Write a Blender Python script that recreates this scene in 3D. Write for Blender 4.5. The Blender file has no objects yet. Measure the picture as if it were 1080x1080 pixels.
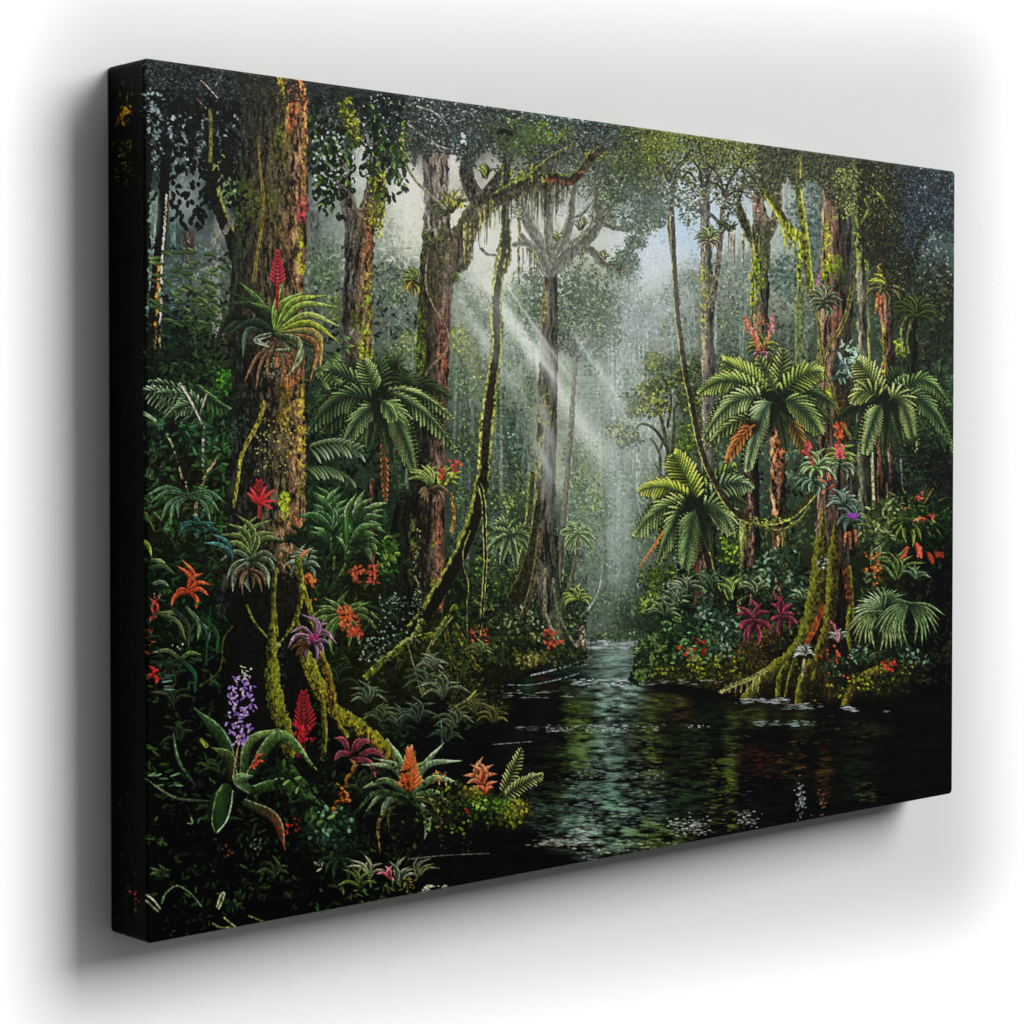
import numpy as np, math, random
# ---------------------------------------------------------------- print template
# The picture printed on the canvas is painted here, stroke by stroke, into an array that
# covers the wrapped left side (SC columns) and the front (FC columns) of the canvas.
H_C, W_C, D_C = 0.60, 0.60*1.52069, 0.60*0.0745      # canvas height, width, depth in metres
K = 1.36
FC, SC, NR = int(855*K), int(38*K), 1270
def homog(src, dst):
    A=[]
    for (x,y),(u,v) in zip(src,dst):
        A.append([x,y,1,0,0,0,-u*x,-u*y,-u]); A.append([0,0,0,x,y,1,-v*x,-v*y,-v])
    h=np.linalg.svd(np.array(A,float))[2][-1]
    return h.reshape(3,3)
def hmap(h,x,y):
    d=h[2,0]*x+h[2,1]*y+h[2,2]
    return (h[0,0]*x+h[0,1]*y+h[0,2])/d,(h[1,0]*x+h[1,1]*y+h[1,2])/d
# plane coordinates (X right, T down, both 0..1) against the sketch the strokes are measured in
HF=homog([(0,0),(1,0),(1,1),(0,1)],[(152,60.5),(1007.5,181),(1004.5,837),(154,996)])
HFi=np.linalg.inv(HF)
HS=homog([(0,0),(1,0),(1,1),(0,1)],[(113.5,69.5),(152,60.5),(154,996),(118,984)])
HSi=np.linalg.inv(HS)
xm=153+(np.arange(FC)+.5)/FC*853
XF=hmap(HFi,xm,528+(xm-153)*(-19/853.))[0]              # column -> fraction of canvas width
xs=115.75+(np.arange(SC)+.5)/SC*37.25
XS=hmap(HSi,xs,527+0*xs)[0]
TR=(np.arange(NR)+.5)/NR
px,py=hmap(HF,XF[None,:],TR[:,None]); qx,qy=hmap(HS,XS[None,:],TR[:,None])
PX=np.concatenate([qx,px],1).astype(np.float32); PY=np.concatenate([qy,py],1).astype(np.float32)
NC=SC+FC
IMG=np.zeros((NR,NC,3),np.float32)
def hx(c):
    if isinstance(c,str):
        if len(c)==3: return np.array([int(k,16)*17 for k in c],np.float32)
        return np.array([int(c[i:i+2],16) for i in (0,2,4)],np.float32)
    return np.asarray(c,np.float32)
def _tb(x):
    if x<152: return 69.5-(x-113.5)*9/38.5, 984+(x-118)*12/36.
    return 60.5+(x-152)*.14085, 996-(x-154)*.18695
def win(x0,y0,x1,y1):
    c0=int((x0-154.5)*K)+SC-2; c1=int((x1-151.5)*K)+SC+4
    c0=max(c0,0); c1=min(c1,NC)
    if c1<=c0: return None
    a0,b0=_tb(x0); a1,b1=_tb(x1)
    r0=min((y0-a0)/(b0-a0),(y0-a1)/(b1-a1)); r1=max((y1-a0)/(b0-a0),(y1-a1)/(b1-a1))
    r0=max(int(r0*NR)-2,0); r1=min(int(r1*NR)+3,NR)
    if r1<=r0: return None
    return slice(r0,r1),slice(c0,c1)
rng=random.Random(11); nrg=np.random.default_rng(5)
# periodic noise tiles
def _tile(n,per):
    g=nrg.random((per,per)); u=np.arange(n)*per/n; i=u.astype(int); f=u-i; f=f*f*(3-2*f); j=(i+1)%per
    a=g[i][:,i]*(1-f)[None,:]+g[i][:,j]*f[None,:]; b=g[j][:,i]*(1-f)[None,:]+g[j][:,j]*f[None,:]
    return (a*(1-f)[:,None]+b*f[:,None]).astype(np.float32)
TN=512
T1=_tile(TN,64)                                           # one blob = 8 tile units
T2=(_tile(TN,64)*.5+_tile(TN,128)*.3+_tile(TN,256)*.2); T2=(T2-T2.mean())/T2.std()*.25+.5
T3=(_tile(TN,16)*.5+_tile(TN,32)*.3+_tile(TN,64)*.2); T3=(T3-T3.mean())/T3.std()*.25+.5
def noise(x,y,sx,sy,T=T2,o=0):
    """about sx by sy picture units per blob"""
    i=((x*(8/sx)+o*37)%TN).astype(np.int32)%TN; j=((y*(8/sy)+o*91)%TN).astype(np.int32)%TN
    return T[j,i]
def put(w,col,al):
    im=IMG[w]; im+=(col-im)*al[...,None]
ED=1.
def leaf(x,y,a,L,w,c0,c1,bend=0.,k=.35,rib=0.,al=1.,tp=.75,soft=.6):
    ca=math.cos(a); sa=math.sin(a); b=bend*L
    x1=x+L*ca-b*sa; y1=y+L*sa+b*ca
    q=w+1+abs(b)*.3
    W=win(min(x,x1)-q,min(y,y1)-q,max(x,x1)+q,max(y,y1)+q)
    if W is None: return
    dx=PX[W]-x; dy=PY[W]-y
    u=(dx*ca+dy*sa)/L; uc=np.clip(u,0,1)
    v=dy*ca-dx*sa-b*uc*uc
    hw=w*(4*uc*(1-uc))**tp
    A=np.clip((hw-np.abs(v))/soft+.4,0,1)*((u>0)&(u<1))*al
    s=v/(hw+.3)
    sh=1+k*np.clip(-s*(1 if ca>=0 else -1),-1,1)
    if w>1.15: sh=sh*(1.05-.55*np.minimum(s*s,1)*(ED if w>1.5 else ED*.6))
    if rib: sh=sh+rib*(np.abs(v)<.5)
    c0=hx(c0);c1=hx(c1)
    put(W,(c0+(c1-c0)*uc[...,None])*sh[...,None],A)
def bez(p,n=12):
    """smooth polyline through points"""
    p=[np.array(q,float) for q in p]
    if len(p)==2: return [p[0]+(p[1]-p[0])*t for t in np.linspace(0,1,max(2,n//3))]
    P=[2*p[0]-p[1]]+p+[2*p[-1]-p[-2]]; out=[]
    m=max(2,n//(len(p)-1))
    for i in range(1,len(P)-2):
        for t in np.arange(m)/m:
            a,b,c,d=P[i-1:i+3]
            out.append(.5*((2*b)+(c-a)*t+(2*a-5*b+4*c-d)*t*t+(3*b-a-3*c+d)*t**3))
    out.append(p[-1]); return out
def stroke(p,w0,w1,c0,c1=None,rim=None,rs=1,rw=.35,tex=.25,al=1.,n=14,prof=None,k=.0,soft=.7,jag=0.,rb=1.):
    """tapering stroke; rim colour on side rs (+1 right of travel, -1 left, 0 both)"""
    P=bez(p,n); c0=hx(c0); c1=c0 if c1 is None else hx(c1); N=len(P)-1
    if rim is not None: rim=hx(rim)
    for i in range(N):
        (xa,ya),(xb,yb)=P[i],P[i+1]; L=math.hypot(xb-xa,yb-ya)
        if L<1e-3: continue
        ta,tb=i/N,(i+1)/N
        if prof: wa,wb=w0*prof(ta),w0*prof(tb)
        else: wa,wb=w0+(w1-w0)*ta,w0+(w1-w0)*tb
        q=max(wa,wb)+2
        W=win(min(xa,xb)-q,min(ya,yb)-q,max(xa,xb)+q,max(ya,yb)+q)
        if W is None: continue
        ca,sa=(xb-xa)/L,(yb-ya)/L
        X=PX[W];Y=PY[W];dx=X-xa;dy=Y-ya
        u=dx*ca+dy*sa; v=dy*ca-dx*sa
        t=np.clip(u/L,0,1); over=np.where(u<0,-u,np.where(u>L,u-L,0))
        hw=wa+(wb-wa)*t
        if jag: hw=hw*(1+jag*(noise(X,Y,4,4,T2,3)-.5)*2)
        d=np.sqrt(v*v+over*over)
        A=np.clip((hw-d)/soft+.5,0,1)*al
        tt=(ta+(tb-ta)*t)[...,None]
        col=c0+(c1-c0)*tt
        s=v/(hw+.2)
        sh=1+tex*2*(noise(X,Y,2.2,3.2,T2,1)-.5)*2
        if k: sh=sh*(1+k*s)
        col=col*sh[...,None]
        if rim is not None:
            e=np.abs(s) if rs==0 else s*rs
            m=np.clip((e-(1-2*rw))/(rw*1.2)+ (noise(X,Y,3,5,T2,7)-.5)*1.2,0,1)*rb
            col=col+(rim*(.6+.8*noise(X,Y,1.8,2.5,T2,2))[...,None]-col)*m[...,None]
        put(W,col,A)
def trunk(ys,xl,xr,cols,moss=(),grain=.5,sy=16,al=1.,jag=1.5,seed=0,haze=None,edge=.8,fade=9):
    """cols: [(u,colour)..] across the trunk; moss: (x,y,rx,ry,colour,amount)"""
    W=win(min(xl)-4,min(ys),max(xr)+4,max(ys))
    X=PX[W];Y=PY[W]
    l=np.interp(Y,ys,xl)+(noise(X*0,Y,9,7,T2,seed)-.5)*2*jag; r=np.interp(Y,ys,xr)+(noise(X*0+9,Y,9,7,T2,seed+1)-.5)*2*jag
    A=np.clip((X-l)/edge+.5,0,1)*np.clip((r-X)/edge+.5,0,1)*np.clip((Y-min(ys))/fade+(noise(X,Y,5,6,T2,seed+11)-.5)*1.6,0,1)*np.clip((max(ys)-Y)/fade+(noise(X,Y,5,6,T2,seed+12)-.5)*1.6,0,1)*al
    u=np.clip((X-l)/(r-l+1e-3),0,1)
    us=[c[0] for c in cols]; C=np.stack([hx(c[1]) for c in cols]); C=(C+(C.mean(1,keepdims=True)-C)*.22)*.9
    uu=np.clip(u+(noise(X,Y,8,30,T3,seed+5)-.5)*.25,0,1)
    col=np.stack([np.interp(uu,us,C[:,i]) for i in range(3)],-1).astype(np.float32)
    g=noise(X+(noise(X,Y,20,14,T3,seed+2)-.5)*6,Y,2.6,sy,T2,seed+3)
    g2=noise(X,Y,1.7,2.6,T2,seed+4)
    f=1+grain*((g-.5)*2.6+(g2-.5)*1.6)
    f=f*(1-.4*np.clip((.4-g)*7,0,1))
    col=col*np.clip(f,.12,2.4)[...,None]
    for (mx,my,rx,ry,mc,am) in moss:
        d=((X-mx)/rx)**2+((Y-my)/ry)**2
        m=np.clip((1-d)*1.4+ (noise(X,Y,7,10,T3,seed+8)-.5)*2.2,0,1)*am
        m=m*np.clip((noise(X,Y,4,5,T2,seed+9)-.32)*4,0,1)
        mm=hx(mc)*(.35+1.3*noise(X,Y,2.2,2.6,T2,seed+6))[...,None]
        col=col+(mm-col)*m[...,None]
    if haze is not None:
        hc,a=haze; col=col+(hx(hc)-col)*a
    put(W,col,A)
def glow(x,y,rx,ry,c,al,pw=1.):
    W=win(x-rx,y-ry,x+rx,y+ry)
    if W is None: return
    d=((PX[W]-x)/rx)**2+((PY[W]-y)/ry)**2
    put(W,hx(c),np.clip(1-d,0,1)**pw*al)
def ray(x0,y0,x1,y1,w0,w1,c,al):
    L=math.hypot(x1-x0,y1-y0); ca,sa=(x1-x0)/L,(y1-y0)/L; q=max(w0,w1)*1.5+2
    W=win(min(x0,x1)-q,min(y0,y1)-q,max(x0,x1)+q,max(y0,y1)+q)
    dx=PX[W]-x0;dy=PY[W]-y0;u=(dx*ca+dy*sa)/L;v=dy*ca-dx*sa
    w=w0+(w1-w0)*np.clip(u,0,1)
    A=np.exp(-(v/w)**2*1.5)*np.clip(u*4,0,1)*np.clip((1-u)*1.6,0,1)*al*(.75+.5*noise(PX[W],PY[W],14,14,T3,4))
    put(W,hx(c),np.clip(A,0,1))
F0X,F0Y=130,100
FT="""
110 222 222 321 333 333 344 344 354 354 454 455 454 444 443 443 443 334
110 122 222 321 232 344 344 345 454 454 565 676 676 565 565 454 443 345
110 455 233 321 455 9a9 cba baa a99 9a9 9aa abc bcd 9aa 9aa 676 454 345
110 344 566 321 676 9a9 ccb dcb ccb bba aba bcc bcd abb 9aa 565 454 455
110 455 565 221 565 676 787 787 ccb abb 897 abb 998 898 897 565 343 343
110 122 342 221 454 565 565 787 9aa 898 676 897 787 676 565 454 343 232
010 121 231 220 232 343 565 565 787 897 897 898 565 454 454 343 343 232
000 121 121 220 121 232 343 454 676 897 898 9a9 454 343 454 232 232 121
000 110 110 220 121 232 232 343 454 897 897 787 454 343 343 232 111 111
000 110 110 110 121 121 121 343 343 343 676 565 354 232 232 221 121 010
000 010 110 110 121 110 110 232 343 232 565 565 232 121 221 121 110 000
000 010 010 110 110 110 110 120 121 121 565 232 121 121 110 110 121 000
000 000 000 110 010 110 110 110 110 111 455 220 110 110 110 110 110 000
000 000 000 100 000 110 110 110 000 111 233 110 110 100 100 000 000 000
000 000 000 000 000 000 000 000 000 000 010 010 000 000 000 000 000 000
000 000 000 000 000 000 000 000 000 000 000 000 000 000 000 000 000 000
"""
FG=np.array([[hx(c) for c in r.split()] for r in FT.strip().splitlines()])
def field(x,y):
    x=np.asarray(x,float);y=np.asarray(y,float)
    u=np.clip((x-F0X)/50,0,16.999);v=np.clip((y-F0Y)/50,0,14.999);i=u.astype(int);j=v.astype(int)
    fu=(u-i)[...,None];fv=(v-j)[...,None]; fu=fu*fu*(3-2*fu);fv=fv*fv*(3-2*fv)
    return (FG[j,i]*(1-fu)+FG[j,i+1]*fu)*(1-fv)+(FG[j+1,i]*(1-fu)+FG[j+1,i+1]*fu)*fv
def U(a,b): return rng.uniform(a,b)
def mass(x0,y0,x1,y1,n,L=(3,7),w=(.8,2),lo=.4,hi=1.7,tint=None,ta=.5,ang=None,al=.9,shape=None,clump=.9,floor=0):
    """scattered leaves whose colour follows the local tone, bunched into light and dark clumps"""
    for _ in range(n):
        x=U(x0,x1);y=U(y0,y1)
        if shape:
            hit=False
            for (cx,cy,rx,ry) in shape:
                if ((x-cx)/rx)**2+((y-cy)/ry)**2<1: hit=True;break
            if not hit: continue
        cl=float(T3[int(y*1.9)%TN,int(x*1.9)%TN]); c2=float(T2[int(y*1.3+99)%TN,int(x*1.3)%TN])
        b=lo+(hi-lo)*min(1,max(0,(cl-.5)*1.1*clump+.4+(c2-.5)*.9+U(-.35,.35)))
        c=field(x,y)
        if tint is not None: c=c+(hx(rng.choice(tint))-c)*ta
        c=np.minimum(c*b+floor,250)
        a=U(0,6.283) if ang is None else U(*ang)
        leaf(x,y,a,U(*L),U(*w),c*.8,c*1.15,bend=U(-.25,.25),al=al,k=.25)
def canopy(shape,n,dark,mid,lite,L=(3,6),w=(.9,1.8),al=.92,up=.5,seed=0,holes=.0,fill=.42):
    """crown of a tree: dark leaves first, lit ones bunched towards the top of each clump"""
    if n>=60:
        for s in shape:
            cx,cy,rx,ry=s[:4]; W=win(cx-rx*1.25,cy-ry*1.25,cx+rx*1.25,cy+ry*1.25)
            if W is None: continue
            X=PX[W];Y=PY[W]; d=np.sqrt(((X-cx)/rx)**2+((Y-cy)/ry)**2)
            m=np.clip((1-d)*2.2+(noise(X,Y,9,9,T3,seed+1)-.5)*1.6+(noise(X,Y,2.6,2.6,T2,seed)-.5)*4.5,0,1)*fill*al
            g=np.clip(noise(X,Y,8,8,T3,seed+3)*.9+noise(X,Y,2.4,2.4,T2,seed+4)*.9-.4,0,1)[...,None]
            put(W,hx(dark)+(hx(mid)-hx(dark))*g,m)
    for ph,(col,frac) in enumerate(((dark,.42),(mid,.33),(lite,.25))):
        col=hx(col)
        for (cx,cy,rx,ry,dens) in [(s+(1,))[:5] for s in shape]:
            for _ in range(int(n*frac*dens/len(shape))):
                r=math.sqrt(U(0,1))*(1+U(-.1,.18)); t=U(0,6.283)
                ux,uy=r*math.cos(t),r*math.sin(t)
                if ph and U(0,1)<(uy*up+.5)*.7: continue
                x,y=cx+ux*rx,cy+uy*ry
                g=float(T3[int(y*2.4+seed*50)%TN,int(x*2.4)%TN])
                if g<holes+.1*(r>.7): continue
                if ph==2 and g<.5: continue
                b=U(.75,1.25)
                leaf(x,y,U(0,6.283),U(*L),U(*w),col*b*.85,col*b,bend=U(-.2,.2),al=al,k=.3)
def frond(x0,y0,x1,y1,sag,n,pl,pw,c0,c1,droop=.5,asp=1.,side=2,rc=None,sw=.9,gap='10190c',ga=.55,lean=.9,prof=.55):
    """compound leaf: arched midrib with tapering leaflets on both sides"""
    n=max(6,int(n*.95)) if pw>1.7 else n
    mx,my=(x0+x1)/2,(y0+y1)/2; dx,dy=x1-x0,y1-y0; L=math.hypot(dx,dy)
    cx,cy=mx,my-sag*2
    pts=[((1-t)**2*x0+2*t*(1-t)*cx+t*t*x1,(1-t)**2*y0+2*t*(1-t)*cy+t*t*y1) for t in np.linspace(0,1,n+1)]
    c0=hx(c0)*.66;c1=hx(c1)*U(.98,1.12)+8;pl=pl*(1.16 if pw>1.7 else 1);c1=(c1+(c1.mean()-c1)*.1)*np.array([1.,.97,.8],np.float32)*1.02
    if gap is not None:
        stroke([pts[int(i*n/6)] for i in range(7)],pl*.62,pl*.1,gap,tex=.1,al=ga,soft=pl*.35,prof=lambda t:(.25+.75*math.sin(math.pi*min(1,t*.85+.18)))*.9)
    sides=(-1,1) if side==2 else (side,)
    for i in range(1,n+1):
        t=i/n
        ex,ey=pts[i][0]-pts[i-1][0],pts[i][1]-pts[i-1][1]; A=math.atan2(ey,ex)
        l=pl*(math.sin(math.pi*(t*.86+.12)))**prof*(1 if t<.97 else .7)
        for s in sides:
            a=A+s*lean*(1-.45*t)
            # gravity pulls the leaflet tips down
            gy=droop*math.cos(a); a=a+.38*gy*(1 if True else 0)
            b=U(.7,1.15)*(1.12 if s*math.cos(A)<0 else .85)
            if ga and gap is not None: leaf(pts[i][0],pts[i][1]+.9,a,l*1.05,pw*.95,'0c160a','101c0c',bend=.25*gy,al=.6,tp=.6)
            leaf(pts[i][0],pts[i][1],a,l*U(.82,1.1),pw*.7,c0*b,c1*b,bend=.42*gy,k=.5,rib=.14,tp=.55)
            if pw>1.7 and gap is not None:
                for q_ in (.35,.55,.75): leaf(pts[i][0]+math.cos(a)*l*q_,pts[i][1]+math.sin(a)*l*q_+gy*l*.06,a+.9*s,2.4,.55,c1*1.12*b,c1*1.2*b,al=.6)
    stroke(pts[::max(1,n//8)]+[pts[-1]],sw,.4,rc if rc is not None else c0*.7+20,tex=.1)
def backfern(x,y,R,n,c0='1c2c14',c1='44603a',a0=0,a1=360):
    for i in range(n):
        a=math.radians(a0+(a1-a0)*(i+U(0,.9))/n); r=R*U(.7,1.1)
        tx=x+r*math.cos(a); ty=y-r*.75*math.sin(a)+r*.25
        frond(x,y,tx,ty,r*.16,13,R*.24,1.75,c0,hx(c1)*U(.6,1.1),droop=.8,ga=.4)
def blade(x0,y0,x1,y1,bow,w,c0,c1,rim=None,rs=0,rb=.8,n=10):
    """strap leaf from base to tip, bowed sideways"""
    dx,dy=x1-x0,y1-y0
    m=(x0+dx*.5+dy*bow,y0+dy*.5-dx*bow)
    if w>1.05: stroke([(x0,y0),m,(x1,y1)],w+.9,w,'060a05','0a0f08',tex=.05,n=6,al=.55,soft=1.2,prof=lambda t:(.45+.55*math.sin(math.pi*min(1,t*.9+.15)))*(1 if t<.75 else max(.06,(1-t)/.25)**.7))
    stroke([(x0,y0),m,(x1,y1)],w,w,c0,c1,rim=rim,rs=rs,rw=.22,rb=rb,tex=.16,k=(-.45 if x1>x0 else .45),n=n,prof=lambda t:(.45+.55*math.sin(math.pi*min(1,t*.9+.15)))*(1 if t<.75 else max(.06,(1-t)/.25)**.7))
def rosette(x,y,tips,w,c0,c1,rim=None,bow=.18,rb=.7):
    for i,(tx,ty) in enumerate(tips):
        b=bow*(1 if tx>x else -1)*(1 if ty<y+20 else .6)
        k=U(.8,1.2)
        blade(x+U(-2,2),y+U(-1,2),tx,ty,b,w*U(.85,1.1),hx(c0)*k,hx(c1)*k,rim=rim,rs=-1 if tx>x else 1,rb=rb)
def fan(x,y,n,R,a0,a1,w,c0,c1,rim=None,bow=.2,flat=1.,rb=.7):
    if R>=16: n=max(4,int(n*.72)); w=w*1.12; rim=hx(c1)*1.3 if rim is None else rim; c1=hx(c1)*.8
    for i in range(n):
        a=math.radians(a0+(a1-a0)*(i+U(-.3,.3))/max(1,n-1)); r=R*U(.75,1.1)
        tx,ty=x+r*math.cos(a),y-r*math.sin(a)*flat
        rosette(x,y,[(tx,ty)],w,c0,c1,rim,bow,rb)
def flecks(pts_or_box,n,c,L=(1,2.5),w=(.6,1),al=.9,var=.4,ang=(0,6.28)):
    x0,y0,x1,y1=pts_or_box
    for _ in range(n):
        b=1+U(-var,var); cc=hx(c)*b
        leaf(U(x0,x1),U(y0,y1),U(*ang),U(*L),U(*w),cc,cc,al=al,tp=.5,k=.1)
def strands(x0,x1,y,n,l,c,w=.8,al=.8,slope=0.):
    for i in range(n):
        x=U(x0,x1); yy=y+slope*(x-x0); ll=l*U(.3,1.1)
        stroke([(x,yy-2),(x+U(-1,1),yy+ll*.5),(x+U(-1.5,1.5),yy+ll)],w*U(.8,1.8),.3,hx(c)*U(.6,1.3),al=al,tex=.3,n=4)
# ================================================================ background tones
for w_ in [(slice(0,NR),slice(0,NC))]:
    X=PX;Y=PY
    wx=(noise(X,Y,40,40,T3,1)-.5)*16; wy=(noise(X,Y,40,40,T3,2)-.5)*16
    IMG[:]=field(X+wx,Y+wy)
    IMG*=(.82+.36*noise(X,Y,6,7,T2,3))[...,None]
# bright mist and sky openings
for g in [(430,215,26,60,'e6e2d4',.75),(500,270,40,60,'dcdfd8',.7),(482,175,9,30,'e4dcd0',.9),(550,270,30,40,'e2e4e0',.8),(520,180,16,24,'dcdcd4',.7),
          (705,215,50,60,'bccbe0',.95),(735,240,40,50,'bfd0e4',.9),(690,275,45,35,'d0d4d6',.8),(640,260,30,26,'d8dde0',.8),(606,225,26,22,'e2e6ea',.85),
          (770,215,25,45,'c2cede',.8),(796,230,20,30,'c8d2dc',.8),(820,235,25,40,'b8c2c4',.5),(655,300,30,20,'c6cccc',.6),(545,330,30,50,'a8b4ac',.35),
          (575,330,60,60,'b4beb8',.3),(830,310,16,30,'a4b0b0',.5),(755,268,40,16,'c2cac8',.6)]: glow(*g)
# far forest seen through mist: soft clumps
canopy([(690,330,34,26),(665,345,25,30),(720,318,30,20)],700,'8c9ca0','9cabac','b2bcba',L=(3,6),w=(1,2),al=.5,seed=1)
canopy([(775,290,40,28),(740,300,36,26),(800,300,30,26)],1000,'6f8078','8c9a80','a8ae8c',L=(3,6),w=(1,2),al=.6,seed=2)
canopy([(755,345,40,26),(715,360,40,22),(780,330,30,24)],900,'52665c','74866c','98a070',L=(3,6),w=(1,2),al=.65,seed=3)
canopy([(510,330,26,50),(545,360,26,50),(485,300,16,30)],900,'7c908a','9aaaa0','bcc4b4',L=(3,6),w=(1,2),al=.45,seed=4)
canopy([(410,280,16,50),(340,280,20,46),(415,340,20,50)],900,'4c6460','6c8078','90a090',L=(3,5),w=(1,1.8),al=.6,seed=5)
canopy([(640,400,40,50),(660,480,30,50),(630,520,30,50),(610,430,18,60)],1500,'5c7870','789488','98aea0',L=(3,6),w=(1,2),al=.42,seed=6)
canopy([(500,440,14,80),(520,500,16,60),(545,450,20,60)],900,'3c5048','56705c','8a9c84',L=(3,6),w=(1,2),al=.6,seed=7)
for (p,w0,w1,c,al) in [([(424,170),(423,250),(426,350)],3,4,'9a9e94',.6),([(425,280),(424,345)],4,5,'5c6c70',.6),([(332,215),(331,260),(328,330)],5,6,'5a605e',.85),
    ([(438,235),(424,255),(412,235)],1.5,1,'a8a8a0',.6),([(497,385),(494,470),(490,560)],2.5,3.5,'4a554c',.8),([(527,400),(525,470),(524,548)],3.5,4.5,'4e5a54',.9),
    ([(648,330),(646,440),(645,520),(646,625)],2.5,4.5,'587478',.8),([(664,230),(662,330),(665,460)],1.5,2.5,'8c9a9e',.6),([(672,330),(670,420)],1,2,'8a989a',.6),
    ([(621,398),(621,455)],1.6,1.6,'74786e',.8),([(653,540),(654,610)],1.5,2,'7c8a80',.6),([(637,300),(634,360)],2,2,'8e9a98',.5),
    ([(160,205),(159,260),(155,330)],5,6,'5e7468',.9),([(166,205),(163,260),(158,310)],1,1,'a8b0a0',.7),([(182,200),(183,260)],3,3,'5c7a70',.8),
    ([(228,245),(226,300),(230,350)],5,6,'747670',.9),([(246,228),(240,250)],2,3,'8a8a88',.9),
    ([(830,215),(836,270),(835,300)],2,2,'7c8880',.6),([(845,200),(850,330),(843,400)],3,5,'6c7a66',.8),([(828,268),(833,300),(845,330)],1.2,2.5,'4c5444',.9),
    ([(718,560),(715,620)],4,5,'98a8a0',.5),([(770,290),(768,340)],2,3,'707c74',.6),([(785,310),(786,350)],1.5,2,'707c74',.6)]:
    stroke(p,w0,w1,c,al=al,tex=.2,soft=1.5)
trunk([240,262,285,300],[193,194,197,199],[206,207,204,201],[(0,'6e5444'),(1,'5c4a40')],grain=.3)
# mid-distance undergrowth, colours follow the tone map
mass(480,380,700,560,2600,L=(2.5,6),w=(.8,1.8),lo=.62,hi=1.45,al=.55)
mass(600,560,690,670,1000,L=(2,5),w=(.8,1.6),lo=.5,hi=1.6,al=.5)
mass(395,300,540,600,1800,L=(2.,4.5),w=(.8,1.5),lo=.55,hi=1.4,tint=['6a8050','48603c'],ta=.25,al=.6)
mass(700,300,1005,480,3000,L=(2.5,6),w=(.8,1.6),lo=.35,hi=1.8,al=.75)
mass(700,470,1005,720,3600,L=(3,8),w=(.9,2.2),lo=.1,hi=2.0,tint=['305020','283c20','486030'],ta=.25)
mass(156,260,440,700,5200,L=(3,9),w=(.8,2.2),lo=.05,hi=1.9,tint=['1c3818','24401c','304c20'],ta=.22)
mass(156,690,560,940,1100,L=(3,9),w=(.8,2.),lo=0,hi=2.2,tint=['0c1808','101c0a'],ta=.4,al=.8)
mass(440,560,620,700,2200,L=(2.5,6),w=(.8,1.8),lo=.1,hi=2.0,tint=['283c1c','3c5030'],ta=.25)
# lit bushes in mid distance
canopy([(425,380,18,20),(415,400,20,14),(432,360,12,12)],420,'34482a','6c8440','a8b860',L=(2.5,5),w=(.9,1.8),al=.85,seed=8)
canopy([(488,365,14,20),(500,390,12,26),(485,350,8,8)],380,'3a4c2c','708438','a4b050',L=(2.5,5),w=(.9,1.8),al=.8,seed=9)
canopy([(535,455,14,26),(540,470,10,16)],300,'1e3426','345240','6c8c78',L=(3,6),w=(.9,1.8),al=.85,seed=10)
canopy([(620,500,14,24),(610,520,14,22),(626,530,10,18),(605,480,10,16)],620,'2e4428','56743a','8cac50',L=(2.5,5),w=(.9,1.7),al=.85,seed=11)
canopy([(634,535,10,14),(652,560,14,14),(660,580,14,20),(668,600,12,24),(650,620,12,16)],500,'48604e','6c8868','98b088',L=(2.5,5),w=(.9,1.7),al=.6,seed=12)
canopy([(352,320,8,10),(356,330,8,10)],90,'506438','80983c','b4c440',L=(3,5),w=(1,2),seed=13)
canopy([(228,160,10,12),(236,175,8,14),(240,190,8,16)],200,'48642c','7ca050','b0cc80',L=(3,5),w=(1,2),seed=14)
canopy([(700,520,16,16),(682,510,14,14),(690,540,12,12)],300,'50664c','7c8c60','a8ac70',L=(2.5,5),w=(.9,1.7),al=.55,seed=15)
canopy([(775,585,14,14),(785,575,10,12),(768,570,8,12)],330,'22380e','5c8020','94b838',L=(3,5),w=(1,1.8),seed=16)
canopy([(830,375,16,22),(800,370,20,20),(770,390,16,24)],500,'2c4030','48603c','7c8c48',L=(3,5),w=(1,1.8),al=.75,seed=17)
canopy([(955,370,10,8),(948,365,8,8)],120,'44541c','849c28','b8cc40',L=(3,5),w=(1,1.8),seed=18)
# misty shafts of light behind the middle trees
for r in [(500,280,665,525,7,16,'d4e0d4',.5),(600,300,700,450,6,14,'d4dfe0',.35)]: ray(*r)
glow(640,560,40,90,'9cb4ac',.4); glow(655,490,26,80,'a8bcb8',.3)
# veil of mist: where the tone is pale the forest loses colour and contrast
F_=field(PX,PY); lum=F_.mean(-1); G_=(lum*1.12+4)[...,None]*np.array([1.,1.025,.93],np.float32)
m_=(np.clip((lum-60)/110,0,1)*.5)[...,None]; IMG+=(G_*.55+F_*.45-IMG)*m_
g_=IMG.mean(-1,keepdims=True); IMG+=(g_*np.array([1.,1.04,.9],np.float32)-IMG)*(np.clip((lum-40)/80,0,1)*.3)[...,None]
for g in [(705,215,40,62,'b4cbe8',.8),(735,235,34,55,'b8cdea',.8),(688,270,34,34,'ccd6e2',.7),(772,215,22,45,'bccce4',.75),(798,232,16,30,'bccce0',.6),(665,262,30,26,'d0d8e4',.55),
    (500,255,26,60,'e2e2dc',.55),(428,205,18,50,'e6e4dc',.6),(548,250,22,50,'e4e6e2',.6),(606,225,22,22,'e4e8ee',.6),(478,170,8,26,'ece4dc',.7)]: glow(*g)
canopy([(690,335,30,22),(665,345,20,24)],420,'8896a0','98a6ae','b4bec8',L=(2.5,5),w=(.9,1.6),al=.5,seed=1)
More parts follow.
